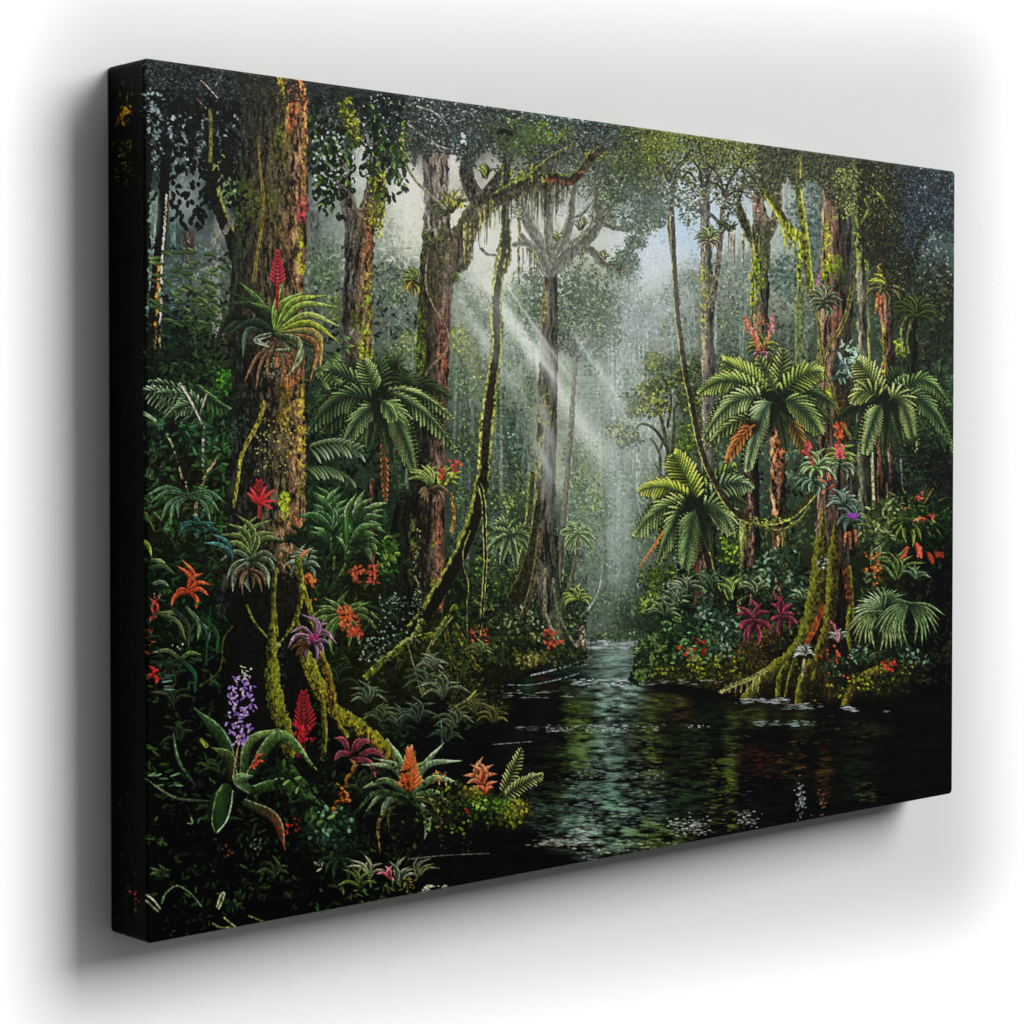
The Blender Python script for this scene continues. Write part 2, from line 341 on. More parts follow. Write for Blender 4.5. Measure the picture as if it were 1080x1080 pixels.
for p,w0,w1 in [([(664,360),(663,300),(668,280)],1.6,.8),([(664,340),(655,315),(650,305)],1.2,.6),([(664,330),(676,305)],1.2,.6),([(694,360),(690,320)],1.2,.6)]: stroke(p,w0,w1,'98a4b0',al=.8)
canopy([(775,285,34,22),(745,295,24,22),(800,292,20,20),(722,300,14,10)],900,'6c7c74','90a08c','b4bca0',L=(2.2,4.5),w=(.8,1.6),al=.75,seed=2,holes=.3)
canopy([(745,350,30,26),(770,335,26,26),(712,345,18,14)],700,'4c6054','76886c','9cab68',L=(2.2,4.5),w=(.8,1.6),al=.75,seed=3,holes=.3)
canopy([(620,495,16,30),(612,525,14,22),(630,540,10,20)],420,'3c5434','668848','9cbc60',L=(2.2,4.5),w=(.8,1.5),al=.8,seed=11)
canopy([(545,450,14,26),(535,470,12,20),(550,480,10,16)],300,'2c4434','4c6c58','84a494',L=(2.5,5),w=(.9,1.6),al=.8,seed=10)
canopy([(490,370,12,18),(500,395,10,22),(484,352,8,8)],300,'4a5c30','84983c','b8c458',L=(2.2,4.5),w=(.8,1.5),al=.85,seed=9)
canopy([(425,382,16,18),(412,402,18,12),(432,362,10,10)],320,'44583a','809848','bccc68',L=(2.2,4.5),w=(.8,1.5),al=.85,seed=8)
for (cx,cy,rx,ry,h,sd) in [(505,330,16,20,520,1),(532,372,14,20,560,2),(545,320,14,18,470,3),(637,368,13,18,600,4),(655,392,16,16,620,5),(672,360,14,18,600,6),(486,400,12,20,560,7),(518,440,14,18,590,8),(556,410,10,20,560,9),(622,415,12,14,590,10),(640,440,14,16,620,11),(665,430,12,14,600,12),(648,500,14,14,640,13),(668,520,12,14,650,14),(412,300,14,26,420,15),(340,280,12,26,380,16),(830,300,12,20,400,17),(786,330,14,14,400,18)]:
    stroke([(cx,cy-ry*.3),(cx+U(-2,2),(cy+h)/2),(cx+U(-3,3),h)],.9,2.2,rng.choice(['5e6c5c','6c7868','525e50']),al=.5,soft=1.2,tex=.2)
    for s_ in (-1,1): stroke([(cx,cy+ry*.7),(cx+s_*rx*.5,cy)],1.,.5,'667262',al=.6)
    canopy([(cx,cy,rx,ry),(cx+rx*.5,cy+ry*.4,rx*.7,ry*.5)],420,*(('3c5440','5c7850','94a878') if cx<570 else ('52685a','708870','a4b494')),L=(1.8,3.4),w=(.8,1.3),al=.72,seed=sd,holes=.25,fill=.6)
for x_ in (495,522,652,672): stroke([(x_,U(330,420)),(x_+U(-2,2),480),(x_+U(-3,3),U(560,620))],U(.8,1.6),U(1.4,3),rng.choice(['64766c','5c6c64','788a80']),al=.55,soft=1.4)
for r in [(498,275,662,520,6,13,'dfe8dc',.6),(475,300,562,440,6,10,'ccd8c4',.4),(585,320,690,480,4,9,'dce6e0',.42),(540,240,640,400,4,8,'e4ebe0',.35)]: ray(*r)
for (cx,cy,rx,ry,c) in [(500,470,16,30,0),(520,520,18,26,0),(545,500,14,26,0),(490,540,14,26,0),(545,545,16,18,0),(615,560,18,20,1),(630,600,18,22,1),(660,600,16,24,1),(665,560,14,20,1),(650,640,26,20,1),(625,640,14,18,1),(690,560,14,20,1),(520,420,12,18,0),(605,540,10,20,1),(640,540,10,14,1)]:
    canopy([(cx,cy,rx,ry)],330,*(('20321f','3c5434','7c9858') if c==0 else ('3c5444','5c7858','98b080')),L=(2,4.2),w=(.8,1.5),al=.8 if c==0 else .55,seed=int(cx),holes=.3,fill=.5)
for k_ in range(34):
    x_=U(640,790) if k_<22 else U(400,560); y_=U(280,400); c_=rng.choice(['9aaaa0','8c9c90','a8b4b0']) if k_<22 else rng.choice(['6c7c68','7c8c78'])
    stroke([(x_,y_),(x_+U(-4,4),y_+60),(x_+U(-4,4),y_+U(110,190))],U(.6,1.1),U(1.,1.9),c_,al=.6,soft=1.1,tex=.15)
    canopy([(x_,y_,U(8,14),U(7,12))],90,'566a5a','7c9078','aab898',L=(1.8,3.2),w=(.7,1.2),al=.6,seed=k_,holes=.3,fill=.5)
ray(500,280,668,530,5,11,'e4ece0',.42); glow(655,560,18,70,'c0d0c4',.35)
# ================================================================ tree with a small crown, centre
canopy([(612,312,30,30),(590,330,20,30),(630,325,24,28),(640,350,16,18),(596,352,24,16),(565,310,12,28),(566,340,12,20)],4200,'38493c','566a52','8c9c74',L=(1.8,3.4),w=(.8,1.3),al=.85,seed=20,holes=.2,fill=.8)
for p in [([(607,385),(601,362),(590,345)]),([(607,385),(606,360),(608,340)]),([(608,380),(618,365),(628,358),(640,360)]),([(607,380),(614,352),(622,335)]),([(606,380),(596,360),(592,330)])]:
    stroke(p,1.8,.7,'5e6058',tex=.2)
canopy([(624,385,7,16),(622,372,8,10)],110,'48544c','5c6c5c','80907c',L=(3,5),w=(1,1.6),seed=21)
stroke([(608,378),(605,410),(602,460),(598,510),(594,560),(590,610)],2.6,4.,'68665a','4c4a3e',rim='88867a',rs=-1,rw=.25,tex=.16,k=.3,n=30)
# small leaning tree over the water
for p,w0,w1 in [([(713,525),(708,500),(702,462),(695,430),(690,410)],3.2,1.2),([(703,470),(690,452),(676,447),(668,456)],2.2,1),([(708,495),(711,455),(712,430),(724,425)],2.2,1),([(704,450),(708,425),(706,405)],1.6,.8),([(693,425),(684,412)],1.2,.7)]:
    stroke(p,w0,w1,'34362a',rim='6c6c4c',rs=1,rw=.25)
stroke([(697,508),(696,482),(692,470),(686,462)],2,1,'3c4438'); stroke([(696,475),(700,462)],1.2,.7,'3c4438'); stroke([(697,500),(690,488)],1.2,.6,'3c4438')
canopy([(703,392,22,16),(722,400,18,24),(690,382,10,9),(738,400,14,22),(730,425,14,12),(745,440,8,30),(746,480,12,22)],1700,'26341e','4a5830','7c883c',L=(2.5,4.5),w=(.9,1.6),seed=22)
canopy([(675,420,18,11),(690,410,14,10),(668,432,8,8),(690,430,18,9)],800,'2e3c24','5c6838','989c48',L=(2.5,4.5),w=(.9,1.6),seed=23)
canopy([(655,452,14,8),(665,462,12,8),(648,455,8,6),(658,468,8,5)],380,'38443a','606c50','a8a468',L=(2.5,4.5),w=(.9,1.6),seed=24)
canopy([(725,455,10,14),(720,470,9,10)],160,'30481c','5c7c28','88a838',seed=25)
# ================================================================ tall pale tree, centre
for p,w0,w1,c in [([(578,275),(566,250),(556,225),(549,215)],7,5,'70726c'),([(581,270),(579,240),(580,215),(584,190),(590,170)],5,3,'6c6e6a'),
    ([(585,266),(595,248),(601,228),(602,200),(607,185)],5.5,2.6,'74766e'),([(586,274),(600,262),(616,252),(626,240),(630,222),(627,196),(632,170)],8.5,3.4,'70706a'),
    ([(628,238),(636,226),(644,218),(650,214)],4,2,'66685f'),([(629,228),(645,238),(660,240),(672,232)],3,1.2,'686c64'),
    ([(612,262),(622,263),(630,272),(637,279),(650,277),(662,274)],4.2,2.4,'6a6a5e'),([(576,278),(566,262),(556,256),(544,258)],5,3,'80827a'),
    ([(574,285),(560,262),(550,248)],5,3,'7c7e78'),([(602,205),(596,190)],2,1,'6c6e6a'),([(627,200),(616,190)],2,1,'6c6e6a'),([(630,180),(640,170),(648,160)],2,1,'5c6058'),
    ([(600,228),(612,226),(622,214)],1.6,1,'80827c'),([(601,240),(600,250)],1.6,1,'60625c')]:
    c=hx(c)*.74+hx('383420')*.12; stroke(p,w0,w1,c,rim='8c8e70',rs=-1,rw=.2,tex=.14,jag=.12,al=.95,k=.2)
trunk([262,275,290,320,360,400,450,500,540,570,600,630,650,672],[573,574,573,571,570,568,566,564,562,558,553,550,549,547],[592,589,588,588,588,588,587,586,586,586,588,592,600,608],
    [(0,'8c8850'),(.1,'6c675a'),(.45,'5c574c'),(.75,'46423a'),(1,'30302a')],moss=[(573,330,5,28,'84803a',.7),(575,430,8,36,'6c6c30',.7),(570,470,4,40,'848a48',.7),(566,520,4,40,'74803c',.5),(566,640,6,30,'5c6c28',.6)],grain=.34,sy=20,jag=.8,seed=3)
stroke([(561,500),(556,560),(550,590),(542,618)],3,4.5,'3c3e2c','2c301c',rim='8c9c3c',rs=1,rw=.3)
stroke([(566,560),(560,600),(552,636)],6,8,'4a4432','34301e',rim='7c7c48',rs=1,rw=.18,tex=.3)
stroke([(584,560),(586,610),(592,650),(600,672)],4,6,'4e4e40','2e3624',tex=.3,rim='6c7450',rs=-1,rw=.15)
stroke([(570,590),(566,620),(558,640)],2,1.2,'7c7050'); stroke([(581,615),(583,640),(590,664)],1.2,1.2,'8c8054')
ray(566,400,592,520,5,12,'c0c4c0',.6); ray(566,450,590,560,6,10,'98a0a0',.55); ray(560,330,590,420,5,8,'d0d4d0',.5)
strands(640,662,279,9,16,'6c6a54',.7); strands(600,616,262,6,18,'70705c',.7,.7); strands(560,575,262,6,24,'7c8050',.8,.8)
canopy([(600,170,34,16),(570,180,20,12),(632,160,26,16),(590,205,14,12),(622,215,10,14)],900,'4a564a','66745c','8c9874',L=(2.,3.6),w=(.8,1.3),al=.8,seed=29,holes=.4,fill=.35)
canopy([(645,205,22,26),(668,214,22,22),(678,236,20,14),(690,226,14,16),(655,190,26,18),(670,255,10,8),(640,180,30,14),(686,205,12,20),(640,232,9,10)],2700,'3e4e44','5c6c58','849074',L=(2.3,4.2),w=(.9,1.6),seed=26,holes=.28)
canopy([(658,272,10,10),(666,276,8,9),(660,286,8,5)],330,'48584c','60705e','8c9878',L=(2.3,4.2),w=(.9,1.6),seed=27)
canopy([(605,195,24,16),(596,215,14,12),(612,215,10,14),(620,178,16,10)],520,'707c70','8c9688','a8b0a0',L=(2.3,4.2),w=(.8,1.5),al=.7,seed=28)
fan(587,252,9,9,20,160,1.1,'6c7038','b0b070'); fan(635,272,9,9,10,170,1.2,'707040','a0a068'); fan(612,240,10,12,30,150,1.2,'6c7454','8c9468')
# ================================================================ right-hand distance
canopy([(862,210,14,30),(855,250,12,30),(840,235,14,30),(850,285,14,24),(825,290,14,20)],900,'3c544c','5c7468','8ca090',L=(3,6),w=(.9,1.7),al=.75,seed=30)
canopy([(985,240,22,50),(970,200,30,24),(960,270,24,40),(990,200,18,24)],2100,'2c3a3e','4a5a5c','6c7c7c',L=(2.5,5),w=(.9,1.5),al=.85,seed=31)
canopy([(975,300,30,30),(990,320,16,40),(960,340,24,30),(985,360,20,30),(930,250,12,40),(948,290,12,50)],2700,'14180f','2a3220','4c5838',L=(2.5,5),w=(.9,1.6),al=.85,seed=32,holes=.25)
canopy([(915,240,14,40),(910,270,10,30)],420,'283418','4c6428','84a038',L=(2.5,5),w=(.9,1.6),seed=33)
flecks((940,250,1004,300),60,'7c8878',L=(1.5,3.5),w=(.6,1.3)); flecks((965,185,1004,245),60,'6c80a0',L=(1.5,3.5),w=(.5,1.1))
mass(950,380,1005,470,700,L=(2,5),w=(.7,1.4),lo=.3,hi=1.9,tint=['445038','2c3c28'],ta=.4)
for p in [[(988,450),(980,420),(972,400),(966,380)],[(980,425),(990,400),(994,380)],[(976,420),(974,440),(976,460)],[(985,440),(996,410)]]: stroke(p,1.6,.7,'181c10')
# slim trunks behind
trunk([205,260,320,380,430,445],[904,903,903,905,906,906],[911,911,912,913,914,914],[(0,'a09c60'),(.3,'848068'),(1,'2e3226')],grain=.3,moss=[(905,240,4,40,'90982c',.9)],seed=4)
trunk([220,300,400,425],[914,914,916,917],[916.5,917,919,920],[(0,'b0b060'),(1,'4c5028')],grain=.3,jag=.6,seed=5)
trunk([198,210,300,330,380,450],[924,924,926,928,930,931],[936,936,939,942,944,944],[(0,'a87c54'),(.35,'946048'),(.6,'5c4434'),(1,'2a241c')],moss=[(931,370,4,34,'a8b030',.9)],grain=.4,seed=6)
trunk([330,400,470],[954,957,956],[966,968,968],[(0,'4c5028'),(.4,'1e2014'),(1,'10120c')],seed=7)
trunk([400,450,500,560,575],[903,904,904,904,905],[914,914,915,916,917],[(0,'84884c'),(.4,'5c6048'),(1,'24261a')],grain=.35,seed=8)
trunk([450,520,570],[925,925,926],[930,931,932],[(0,'8c5434'),(1,'28140c')],seed=9)
trunk([430,500,570],[934,935,936],[940,941,941],[(0,'8c7450'),(.5,'604434'),(1,'1c140c')],seed=10)
stroke([(919,470),(921,520),(922,560)],1.5,1.5,'a09c74'); stroke([(948,460),(951,500),(952,515)],1,1,'586058')
# crown of broad leaves at right distance
fan(965,330,15,30,0,180,1.5,'24300f','4c5c2c',flat=.9); fan(966,334,8,26,180,360,1.4,'24300f','4c5c28',flat=.6)
stroke([(955,335),(950,350),(952,370)],1.3,1,'6c7444'); stroke([(960,340),(957,356),(958,372)],1.2,1,'5c6438')
# ---- trunks with moss, right middle
stroke([(713,180),(712,200),(707,215),(706,240),(710,270),(713,300),(716,320)],2.2,2.4,'4c4a34',rim='948c68',rs=0,rw=.18)
trunk([150,200,260,300,350,400,450,500],[737,738,739,739,740,741,741,741],[747,748,750,752,753,754,754,752],[(0,'b0a48c'),(.3,'968878'),(.6,'6c6458'),(1,'38382e')],moss=[(742,320,4,50,'a4a83c',.9),(745,300,6,20,'6c7c34',.7),(742,420,3,60,'b48c6c',.5)],grain=.3,seed=11,haze=('a0a8a0',.12))
stroke([(764,205),(761,235),(758,270),(754,300),(750,325)],2.6,3.6,'605a4e',tex=.3,rim='948c78',rs=1,rw=.2)
stroke([(759,235),(748,225),(738,222),(728,220),(722,213)],1.8,1,'5c5c50'); stroke([(728,222),(721,226)],1,.7,'5c5c50'); stroke([(734,196),(722,190),(714,186)],1.6,.9,'4c5044')
stroke([(757,235),(770,240),(778,236)],1.6,1,'4c5040'); strands(760,790,240,9,34,'8c8068',.7,.8,slope=.3)
canopy([(772,222,10,6),(766,238,8,5)],120,'2c3828','4c5c38','7c8c4c',seed=34)
fan(747,250,13,15,-10,190,1.4,'4c5c30','a0b07c'); fan(747,254,6,13,190,350,1.2,'6c6048','a49070')
# moss tree
stroke([(800,262),(791,248),(784,232),(778,214),(782,196),(786,180)],6,2.6,'3a3c2c',rim='6c7444',rs=0,rw=.2,jag=.25,tex=.35)
stroke([(802,262),(812,244),(820,222),(820,196),(822,170)],6,4,'5c5848',rim='7c7c60',rs=1,rw=.2,tex=.3)
trunk([205,215,235,260,290,320,350,372,390],[795,792,794,793,792,791,793,794,795],[800,806,812,812,811,811,811,811,810],[(0,'8c8048'),(.3,'5c5a3c'),(.6,'3e3e30'),(1,'22241c')],moss=[(794,290,8,36,'8c9c24',.95),(800,285,8,24,'5c7420',.8),(800,345,7,20,'9c6044',.75),(806,262,8,20,'4c5434',.7)],grain=.6,seed=12)
trunk([195,212,232],[796,794,796],[803,806,805],[(0,'a85c28'),(.5,'8c6450'),(1,'6c6058')],grain=.4,seed=13,jag=1)
glow(797,217,4,11,'b0602c',.7)
canopy([(800,200,16,10),(806,232,8,6)],160,'5c5444','6c6454','8c8468',seed=35)
# hanging moss limb and bright liana
stroke([(802,190),(810,205),(820,222),(832,240),(844,252)],3.4,4.5,'44481c',rim='b0b838',rs=1,rw=.3,tex=.35)
stroke([(822,225),(826,245),(829,262)],1.2,1.2,'a0a830'); strands(829,846,236,12,30,'98a02c',1.3,.95,slope=.9)
stroke([(843,165),(842,190),(844,215),(848,240),(851,265),(853,290),(856,310)],3.2,4.2,'5c6220',rim='b8bc48',rs=-1,rw=.3,tex=.35,k=-.2)
stroke([(845,262),(843,285),(844,305)],2.5,2.5,'849028',tex=.4)
stroke([(845,300),(843,340),(844,395)],4,5,'5c6844',rim='909c40',rs=1,rw=.2,al=.9)
# ---- big trunk, right
trunk([185,240,300,350,400,450,500,550,600,640],[867,867,866,864,863,862,862,861,858,856],[897,898,899,899,898,898,899,899,897,896],
   [(0,'a48460'),(.1,'8c664c'),(.38,'644636'),(.55,'3c3026'),(.8,'2a2820'),(1,'3e403a')],
   moss=[(872,262,7,32,'a4a830',.9),(880,278,10,10,'98b018',.95),(872,292,9,12,'84981c',.9),(872,415,5,16,'90a01c',.95),(873,240,5,22,'98942c',.7),(888,290,14,22,'3c4c1c',.8),(890,360,10,40,'383c20',.8),(890,430,10,40,'3c3014',.8),(880,330,10,36,'a05040',.55),(868,440,5,26,'c8b8a4',.75)],grain=.5,sy=22,seed=14)
glow(882,205,22,26,'5c564c',.45)
# palms and rosettes on the right trunks
fan(868,316,15,20,-20,200,1.5,'3c4430','a8a888',rim='c4c4a0'); fan(868,320,7,20,200,340,1.5,'34402c','848c68')
stroke([(862,300),(865,285)],1.4,1,'b06080')
fan(934,300,11,20,60,185,1.8,'707c20','c0c83c'); fan(936,302,10,22,-20,70,1.4,'2c3c20','7c8c5c'); fan(932,304,9,22,180,350,1.4,'3c3c24','948c4c'); stroke([(926,310),(923,330)],1.8,1.2,'b06c3c'); stroke([(929,312),(928,336)],1.6,1,'a05c34')
fan(802,368,12,20,-10,190,1.5,'4c5c24','a8b054'); fan(802,372,7,16,190,350,1.4,'3c4824','707c40')
for p in [[(800,370),(792,350),(785,336)],[(801,368),(797,352),(790,343)],[(806,368),(812,350),(815,336)]]: stroke(p,1.4,1,'b05c3c','d08070')
flecks((783,333,792,352),26,'c86848',L=(2,4)); flecks((810,334,817,352),24,'c47474',L=(2,4)); fan(802,372,6,9,200,340,1.5,'704050','c08090')
# crossing vines on the trunk
stroke([(899,300),(893,330),(884,350),(872,368),(868,385),(876,405),(882,430),(890,448),(897,462)],2.2,1.5,'5c5428',rim='a49854',rs=0,rw=.2)
stroke([(862,330),(865,355),(863,380),(867,395),(862,410),(861,430)],2,1.6,'6c6430',rim='b4ac5c',rs=0,rw=.2)
canopy([(887,378,9,10),(900,385,9,9),(890,395,10,8)],90,'1c3028','34544c','7c9c84',L=(6,10),w=(1.2,2),seed=36)
flecks((884,362,906,400),34,'98b49c',L=(6,10),w=(.8,1.4))
# ================================================================ tree ferns, right
trunk([418,470,530,600,640],[812,812,813,817,820],[826,828,830,830,830],[(0,'6c4428'),(.4,'94603c'),(.7,'3c2c1c'),(1,'12100a')],moss=[(822,490,7,44,'a86038',.8)],grain=.8,sy=7,seed=15)
trunk([470,540,600,640],[784,784,786,786],[800,801,802,802],[(0,'3c2820'),(.35,'6c4c3c'),(.6,'1c140f'),(1,'0c0a06')],grain=.7,sy=7,seed=16)
trunk([540,600,660],[781,779,777],[790,787,783],[(0,'8c9040'),(.4,'5c6028'),(1,'14180a')],grain=.5,seed=17)
trunk([545,580,640],[739,735,734],[756,755,752],[(0,'241a14'),(.4,'5c4a3c'),(.6,'2c2018'),(1,'0c0a06')],grain=.8,sy=8,seed=18)
stroke([(728,560),(734,600),(736,650)],3,3,'5c2c20'); stroke([(740,560),(752,610),(768,650),(780,672)],4,3,'1c180c',rim='8c9434',rs=-1,rw=.25)
stroke([(815,545),(818,600),(816,640)],2,2,'4c3a20'); stroke([(826,560),(830,610),(838,640)],2.6,2.6,'4c4a20',rim='8c8c3c',rs=1)
backfern(818,418,62,12); backfern(732,530,54,11); backfern(938,424,56,10,'142010','34502c')
G0,G1='3c5830','90ac68'; B0,B1='56742c','b0cc60'
frond(818,418,826,369,-4,13,14,2.2,'4c6030','8c9c60',droop=.4)
frond(822,418,866,392,8,14,16,2.3,'4c6c28','98b458')
frond(825,422,864,455,8,13,20,2.2,'34502c','7c9858')
frond(810,416,764,381,3,16,17,2.3,B0,B1)
frond(806,420,738,414,16,20,15,2.2,'44642c','94b060',droop=.8)
frond(806,424,742,462,20,18,19,2.3,'4c6c3c','a4bc84',droop=.9)
frond(802,440,745,472,10,12,12,1.6,'4c6830','a0b870',side=2)
frond(814,424,788,494,16,19,22,2.5,'44684c','a0bc8c',droop=.8)
frond(796,448,766,486,6,9,12,2.0,'84481c','c8783c',rc='a0602c',gap='20140a'); frond(832,440,850,480,4,8,13,1.8,'5c3c14','8c6828',gap=None)
frond(820,415,800,376,0,10,10,1.8,'405c28','88a44c',gap=None)
frond(738,528,775,492,4,10,13,2.2,'2c4820','6c8838')
frond(742,530,792,514,12,13,14,2.0,'34543c','84a478',droop=.8)
frond(736,530,711,480,2,16,19,2.5,'5c7c20','b8cc54')
frond(728,528,675,517,9,17,14,2.4,'5c7c1c','c0cc48',droop=.9)
frond(728,534,670,563,13,17,19,2.3,'3c5c28','98b46c',droop=.9)
frond(728,540,694,592,16,15,20,2.2,'44643c','90ac6c',droop=.9)
frond(740,538,772,560,12,14,21,2.3,'3c5c34','84a068',droop=.9)
frond(733,538,722,602,12,18,25,2.4,'3c5c34','84a46c',droop=.7)
frond(700,560,675,597,0,9,6,1.6,'a0582c','d88c48',rc='b87030',gap=None,lean=.5)
# right fern
frond(940,416,955,398,3,8,8,1.5,'2c4c34','6c8c68',gap=None)
frond(932,420,905,381,2,14,17,2.2,'5c7838','b0c080')
frond(930,424,899,424,12,10,14,2.2,'4c642c','a8b870',droop=.9)
frond(944,422,1000,425,22,18,12,1.9,'2c5028','6c9458',droop=.9)
frond(946,424,1006,475,24,20,16,2.0,'24442c','5c8450',droop=.8)
frond(930,426,912,476,8,16,20,2.2,'34502c','a0b484',droop=.7)
frond(938,422,966,474,22,19,19,2.2,'44602c','a4b47c',droop=.8)
frond(985,460,1003,478,6,8,10,1.8,'1c3820','44643c',gap=None)
# liana swinging to the right trunk
stroke([(703,170),(708,200),(707,215)],1.6,2,'4c4a34')
stroke([(707,190),(709,230),(711,280),(714,330),(718,360),(722,390),(729,425),(736,462),(744,488),(756,513),(772,538),(790,549),(808,551),(830,546),(846,534),(856,522)],2.6,3.6,'26221a','2c2a18',rim='a8a858',rs=1,rw=.3,tex=.3,n=44,jag=.12)
stroke([(794,552),(806,556),(822,560),(842,550),(854,535)],1.8,1.6,'3c3c1c',rim='8c9444',rs=-1)
strands(780,815,552,5,24,'7c8434',.8,.8); flecks((790,545,835,553),40,'a0a848',L=(1.5,3))
# ================================================================ shrubs on the right bank
mass(690,600,860,700,1700,L=(3,7),w=(1,2.2),lo=.05,hi=2.3,tint=['3c5828','28402c','4c6848'],ta=.35)
canopy([(684,610,10,12),(700,605,14,10),(690,630,10,14),(678,640,6,10)],420,'1e3410','48641f','88a044',L=(3,5),w=(1.1,2),seed=40)
canopy([(700,680,24,16),(735,690,26,16),(720,660,20,14)],600,'0c1c0c','24441c','5c8044',L=(2.5,5),w=(1,1.8),seed=41)
canopy([(770,665,20,20),(745,650,12,12),(760,690,20,10)],520,'0c1a10','2c4c34','749070',L=(3,6),w=(1,1.8),seed=42)
canopy([(830,590,12,18),(810,600,14,20),(835,620,12,18)],420,'10200f','28482c','7c9c78',L=(4,7),w=(1.1,2),seed=43)
fan(722,625,14,22,10,170,1.6,'1c2c14','9cac84'); fan(712,640,14,22,20,180,1.6,'14240f','8ca078'); fan(770,630,9,26,60,130,1.8,'3c5420','8ca850')
fan(700,650,12,22,0,180,1.5,'14240f','7c9868'); fan(748,620,9,20,20,160,1.5,'10200f','6c8c60'); fan(686,690,11,18,20,150,1.2,'3c5c28','88a868')
fan(795,625,9,18,20,160,1.5,'1c3014','8c9c70')
# mossy bank edge
canopy([(690,710,24,9),(725,712,30,10),(676,712,12,8),(765,705,26,16),(740,700,20,8)],1100,'14160a','3c4410','8c8c20',L=(2,4),w=(.9,1.6),seed=44)
canopy([(795,690,18,16),(805,670,14,12),(770,720,20,8)],420,'180e06','4a2c10','6c5420',L=(2,4),w=(.9,1.6),seed=45)
flecks((715,672,745,695),14,'a8281c',L=(3,5),w=(1.6,2.6)); flecks((700,660,760,700),30,'5c8048',L=(3,5),w=(1,1.6))
rosette(795,655,[(775,648),(778,640),(793,632),(803,636),(812,645),(780,665),(784,678),(800,680),(815,668),(790,676)],2.4,'380a16','8c3044',rim='c8909c',rb=.4)
rosette(824,650,[(812,636),(815,626),(826,628),(836,636),(812,655),(838,648),(822,672),(832,664),(842,660)],2.2,'380a16','842c40',rim='c48894',rb=.4)
fan(845,632,12,14,10,170,1.6,'2c4428','90ac80')
canopy([(800,722,34,14),(760,722,30,10),(850,728,30,10),(830,705,26,12)],700,'0c0c06','2c2c0f','5c5c20',L=(2,4),w=(.9,1.6),seed=51)
# roots of the right trunk
trunk([590,640,690,740],[862,858,862,872],[896,896,900,900],[(0,'2c180c'),(.3,'341408'),(.5,'0c0804'),(1,'140e08')],grain=.6,seed=19)
mossr=dict(rim='70731c',rs=1,rw=.5,tex=.4,jag=.2,n=20,k=.35,rb=.85)
stroke([(868,535),(867,560),(865,592)],.6,6.6,'3c3a12',rim='70731c',rs=1,rw=.5,tex=.4,jag=.3,k=.35)
stroke([(881,545),(880,565),(879,590)],.6,5.2,'3c3412',rim='70731c',rs=1,rw=.5,tex=.4,jag=.3,k=.35)
stroke([(866,575),(863,610),(856,645),(848,672),(836,690),(816,706),(800,722),(786,740)],8.5,6.5,'3c3a12','34320f',**mossr)
stroke([(868,640),(858,665),(850,680)],3,2,'7c3818'); stroke([(862,650),(852,672)],1.5,1.5,'7c3c1c')
stroke([(880,580),(877,630),(872,665),(864,690),(860,715)],7,5,'3c3412','2c200f',**mossr)
stroke([(856,700),(848,715),(843,742)],5.5,5.5,'30280f','28240c',**mossr); stroke([(830,700),(822,715),(820,738)],3.2,2.6,'3c400f',**mossr); stroke([(838,696),(832,715),(828,734)],2,1.4,'30340c',**mossr)
stroke([(893,600),(896,630),(897,655)],5,3,'4c2c14',rim='6c7020',rs=-1,rw=.3,tex=.4); stroke([(897,640),(894,668),(899,690)],3,2,'4c500f',**mossr)
stroke([(808,706),(790,716),(770,724),(752,735)],2.4,1.8,'6c6c34',rim='a09c60',rs=-1,rw=.3); 
for k_ in range(7): stroke([(765+k_*6,722-k_*2),(763+k_*6,730)],.7,.5,'7c7c50',n=3)
stroke([(940,700),(915,712),(900,724),(890,745)],5,3.5,'5c541c','4c3414',**mossr)
canopy([(925,722,18,10),(945,705,22,9),(905,722,12,12),(880,730,10,10)],420,'12140a','34380f','8c8c24',L=(2,4),w=(.9,1.6),seed=46)
canopy([(940,720,20,12)],120,'0c0e06','2c300c','5c6418',seed=47)
fan(848,690,13,11,-10,200,1.3,'707c6c','c0c8b8'); stroke([(848,696),(846,712)],1.5,1.5,'8c7858')
flecks((868,690,886,702),16,'a84030',L=(2.5,4.5),w=(1.2,2)); flecks((860,675,896,720),12,'c04428',L=(2,3),w=(1,1.5))
fan(884,676,9,16,20,170,1.5,'384c30','a0a090'); stroke([(884,676),(880,660),(876,656)],1.4,1,'a05060'); 
canopy([(880,705,16,12)],200,'101c0f','284024','587848',L=(2,4),seed=48)
# flowering plants, right side
fan(889,532,15,20,-10,190,1.7,'24382c','98ac94',rim='b8c8b0',rb=.5); fan(899,550,1,1,0,1,1,'24382c','24382c')
def starplant(x,y,R,c0,c1,cf=None,fr=5,n=13,rim=None):
    fan(x,y,n,R,-25,205,R*.085,c0,c1,rim=rim,bow=.22,rb=.5); fan(x,y+1,n//2,R*.85,205,335,R*.08,c0,c1,rim=rim,bow=.2,rb=.4)
    if cf is not None:
        for _ in range(14): leaf(x+U(-1,1),y+U(-1,1),U(-2.6,-.5),fr*U(.7,1.2),1.1,hx(cf)*.7,hx(cf)*1.2)
starplant(899,547,19,'1c3428','7c9c8c','84389c',7,rim='a0b4a0')
for p in [[(892,562),(890,575)],[(896,562),(897,578)],[(902,560),(903,576)]]: stroke(p,1.6,1,'a05c40')
starplant(886,482,19,'4c6820','a8bc5c','c83848',7); stroke([(886,480),(885,468),(885,450)],1.3,1.3,'a03c20'); flecks((881,446,889,461),22,'e45c2c',L=(2,4),w=(1.1,2)); flecks((882,472,889,484),12,'e04858',L=(3,5),w=(1.2,2),ang=(-2,-1)); fan(886,490,9,20,200,340,1.6,'34482c','a8b48c')
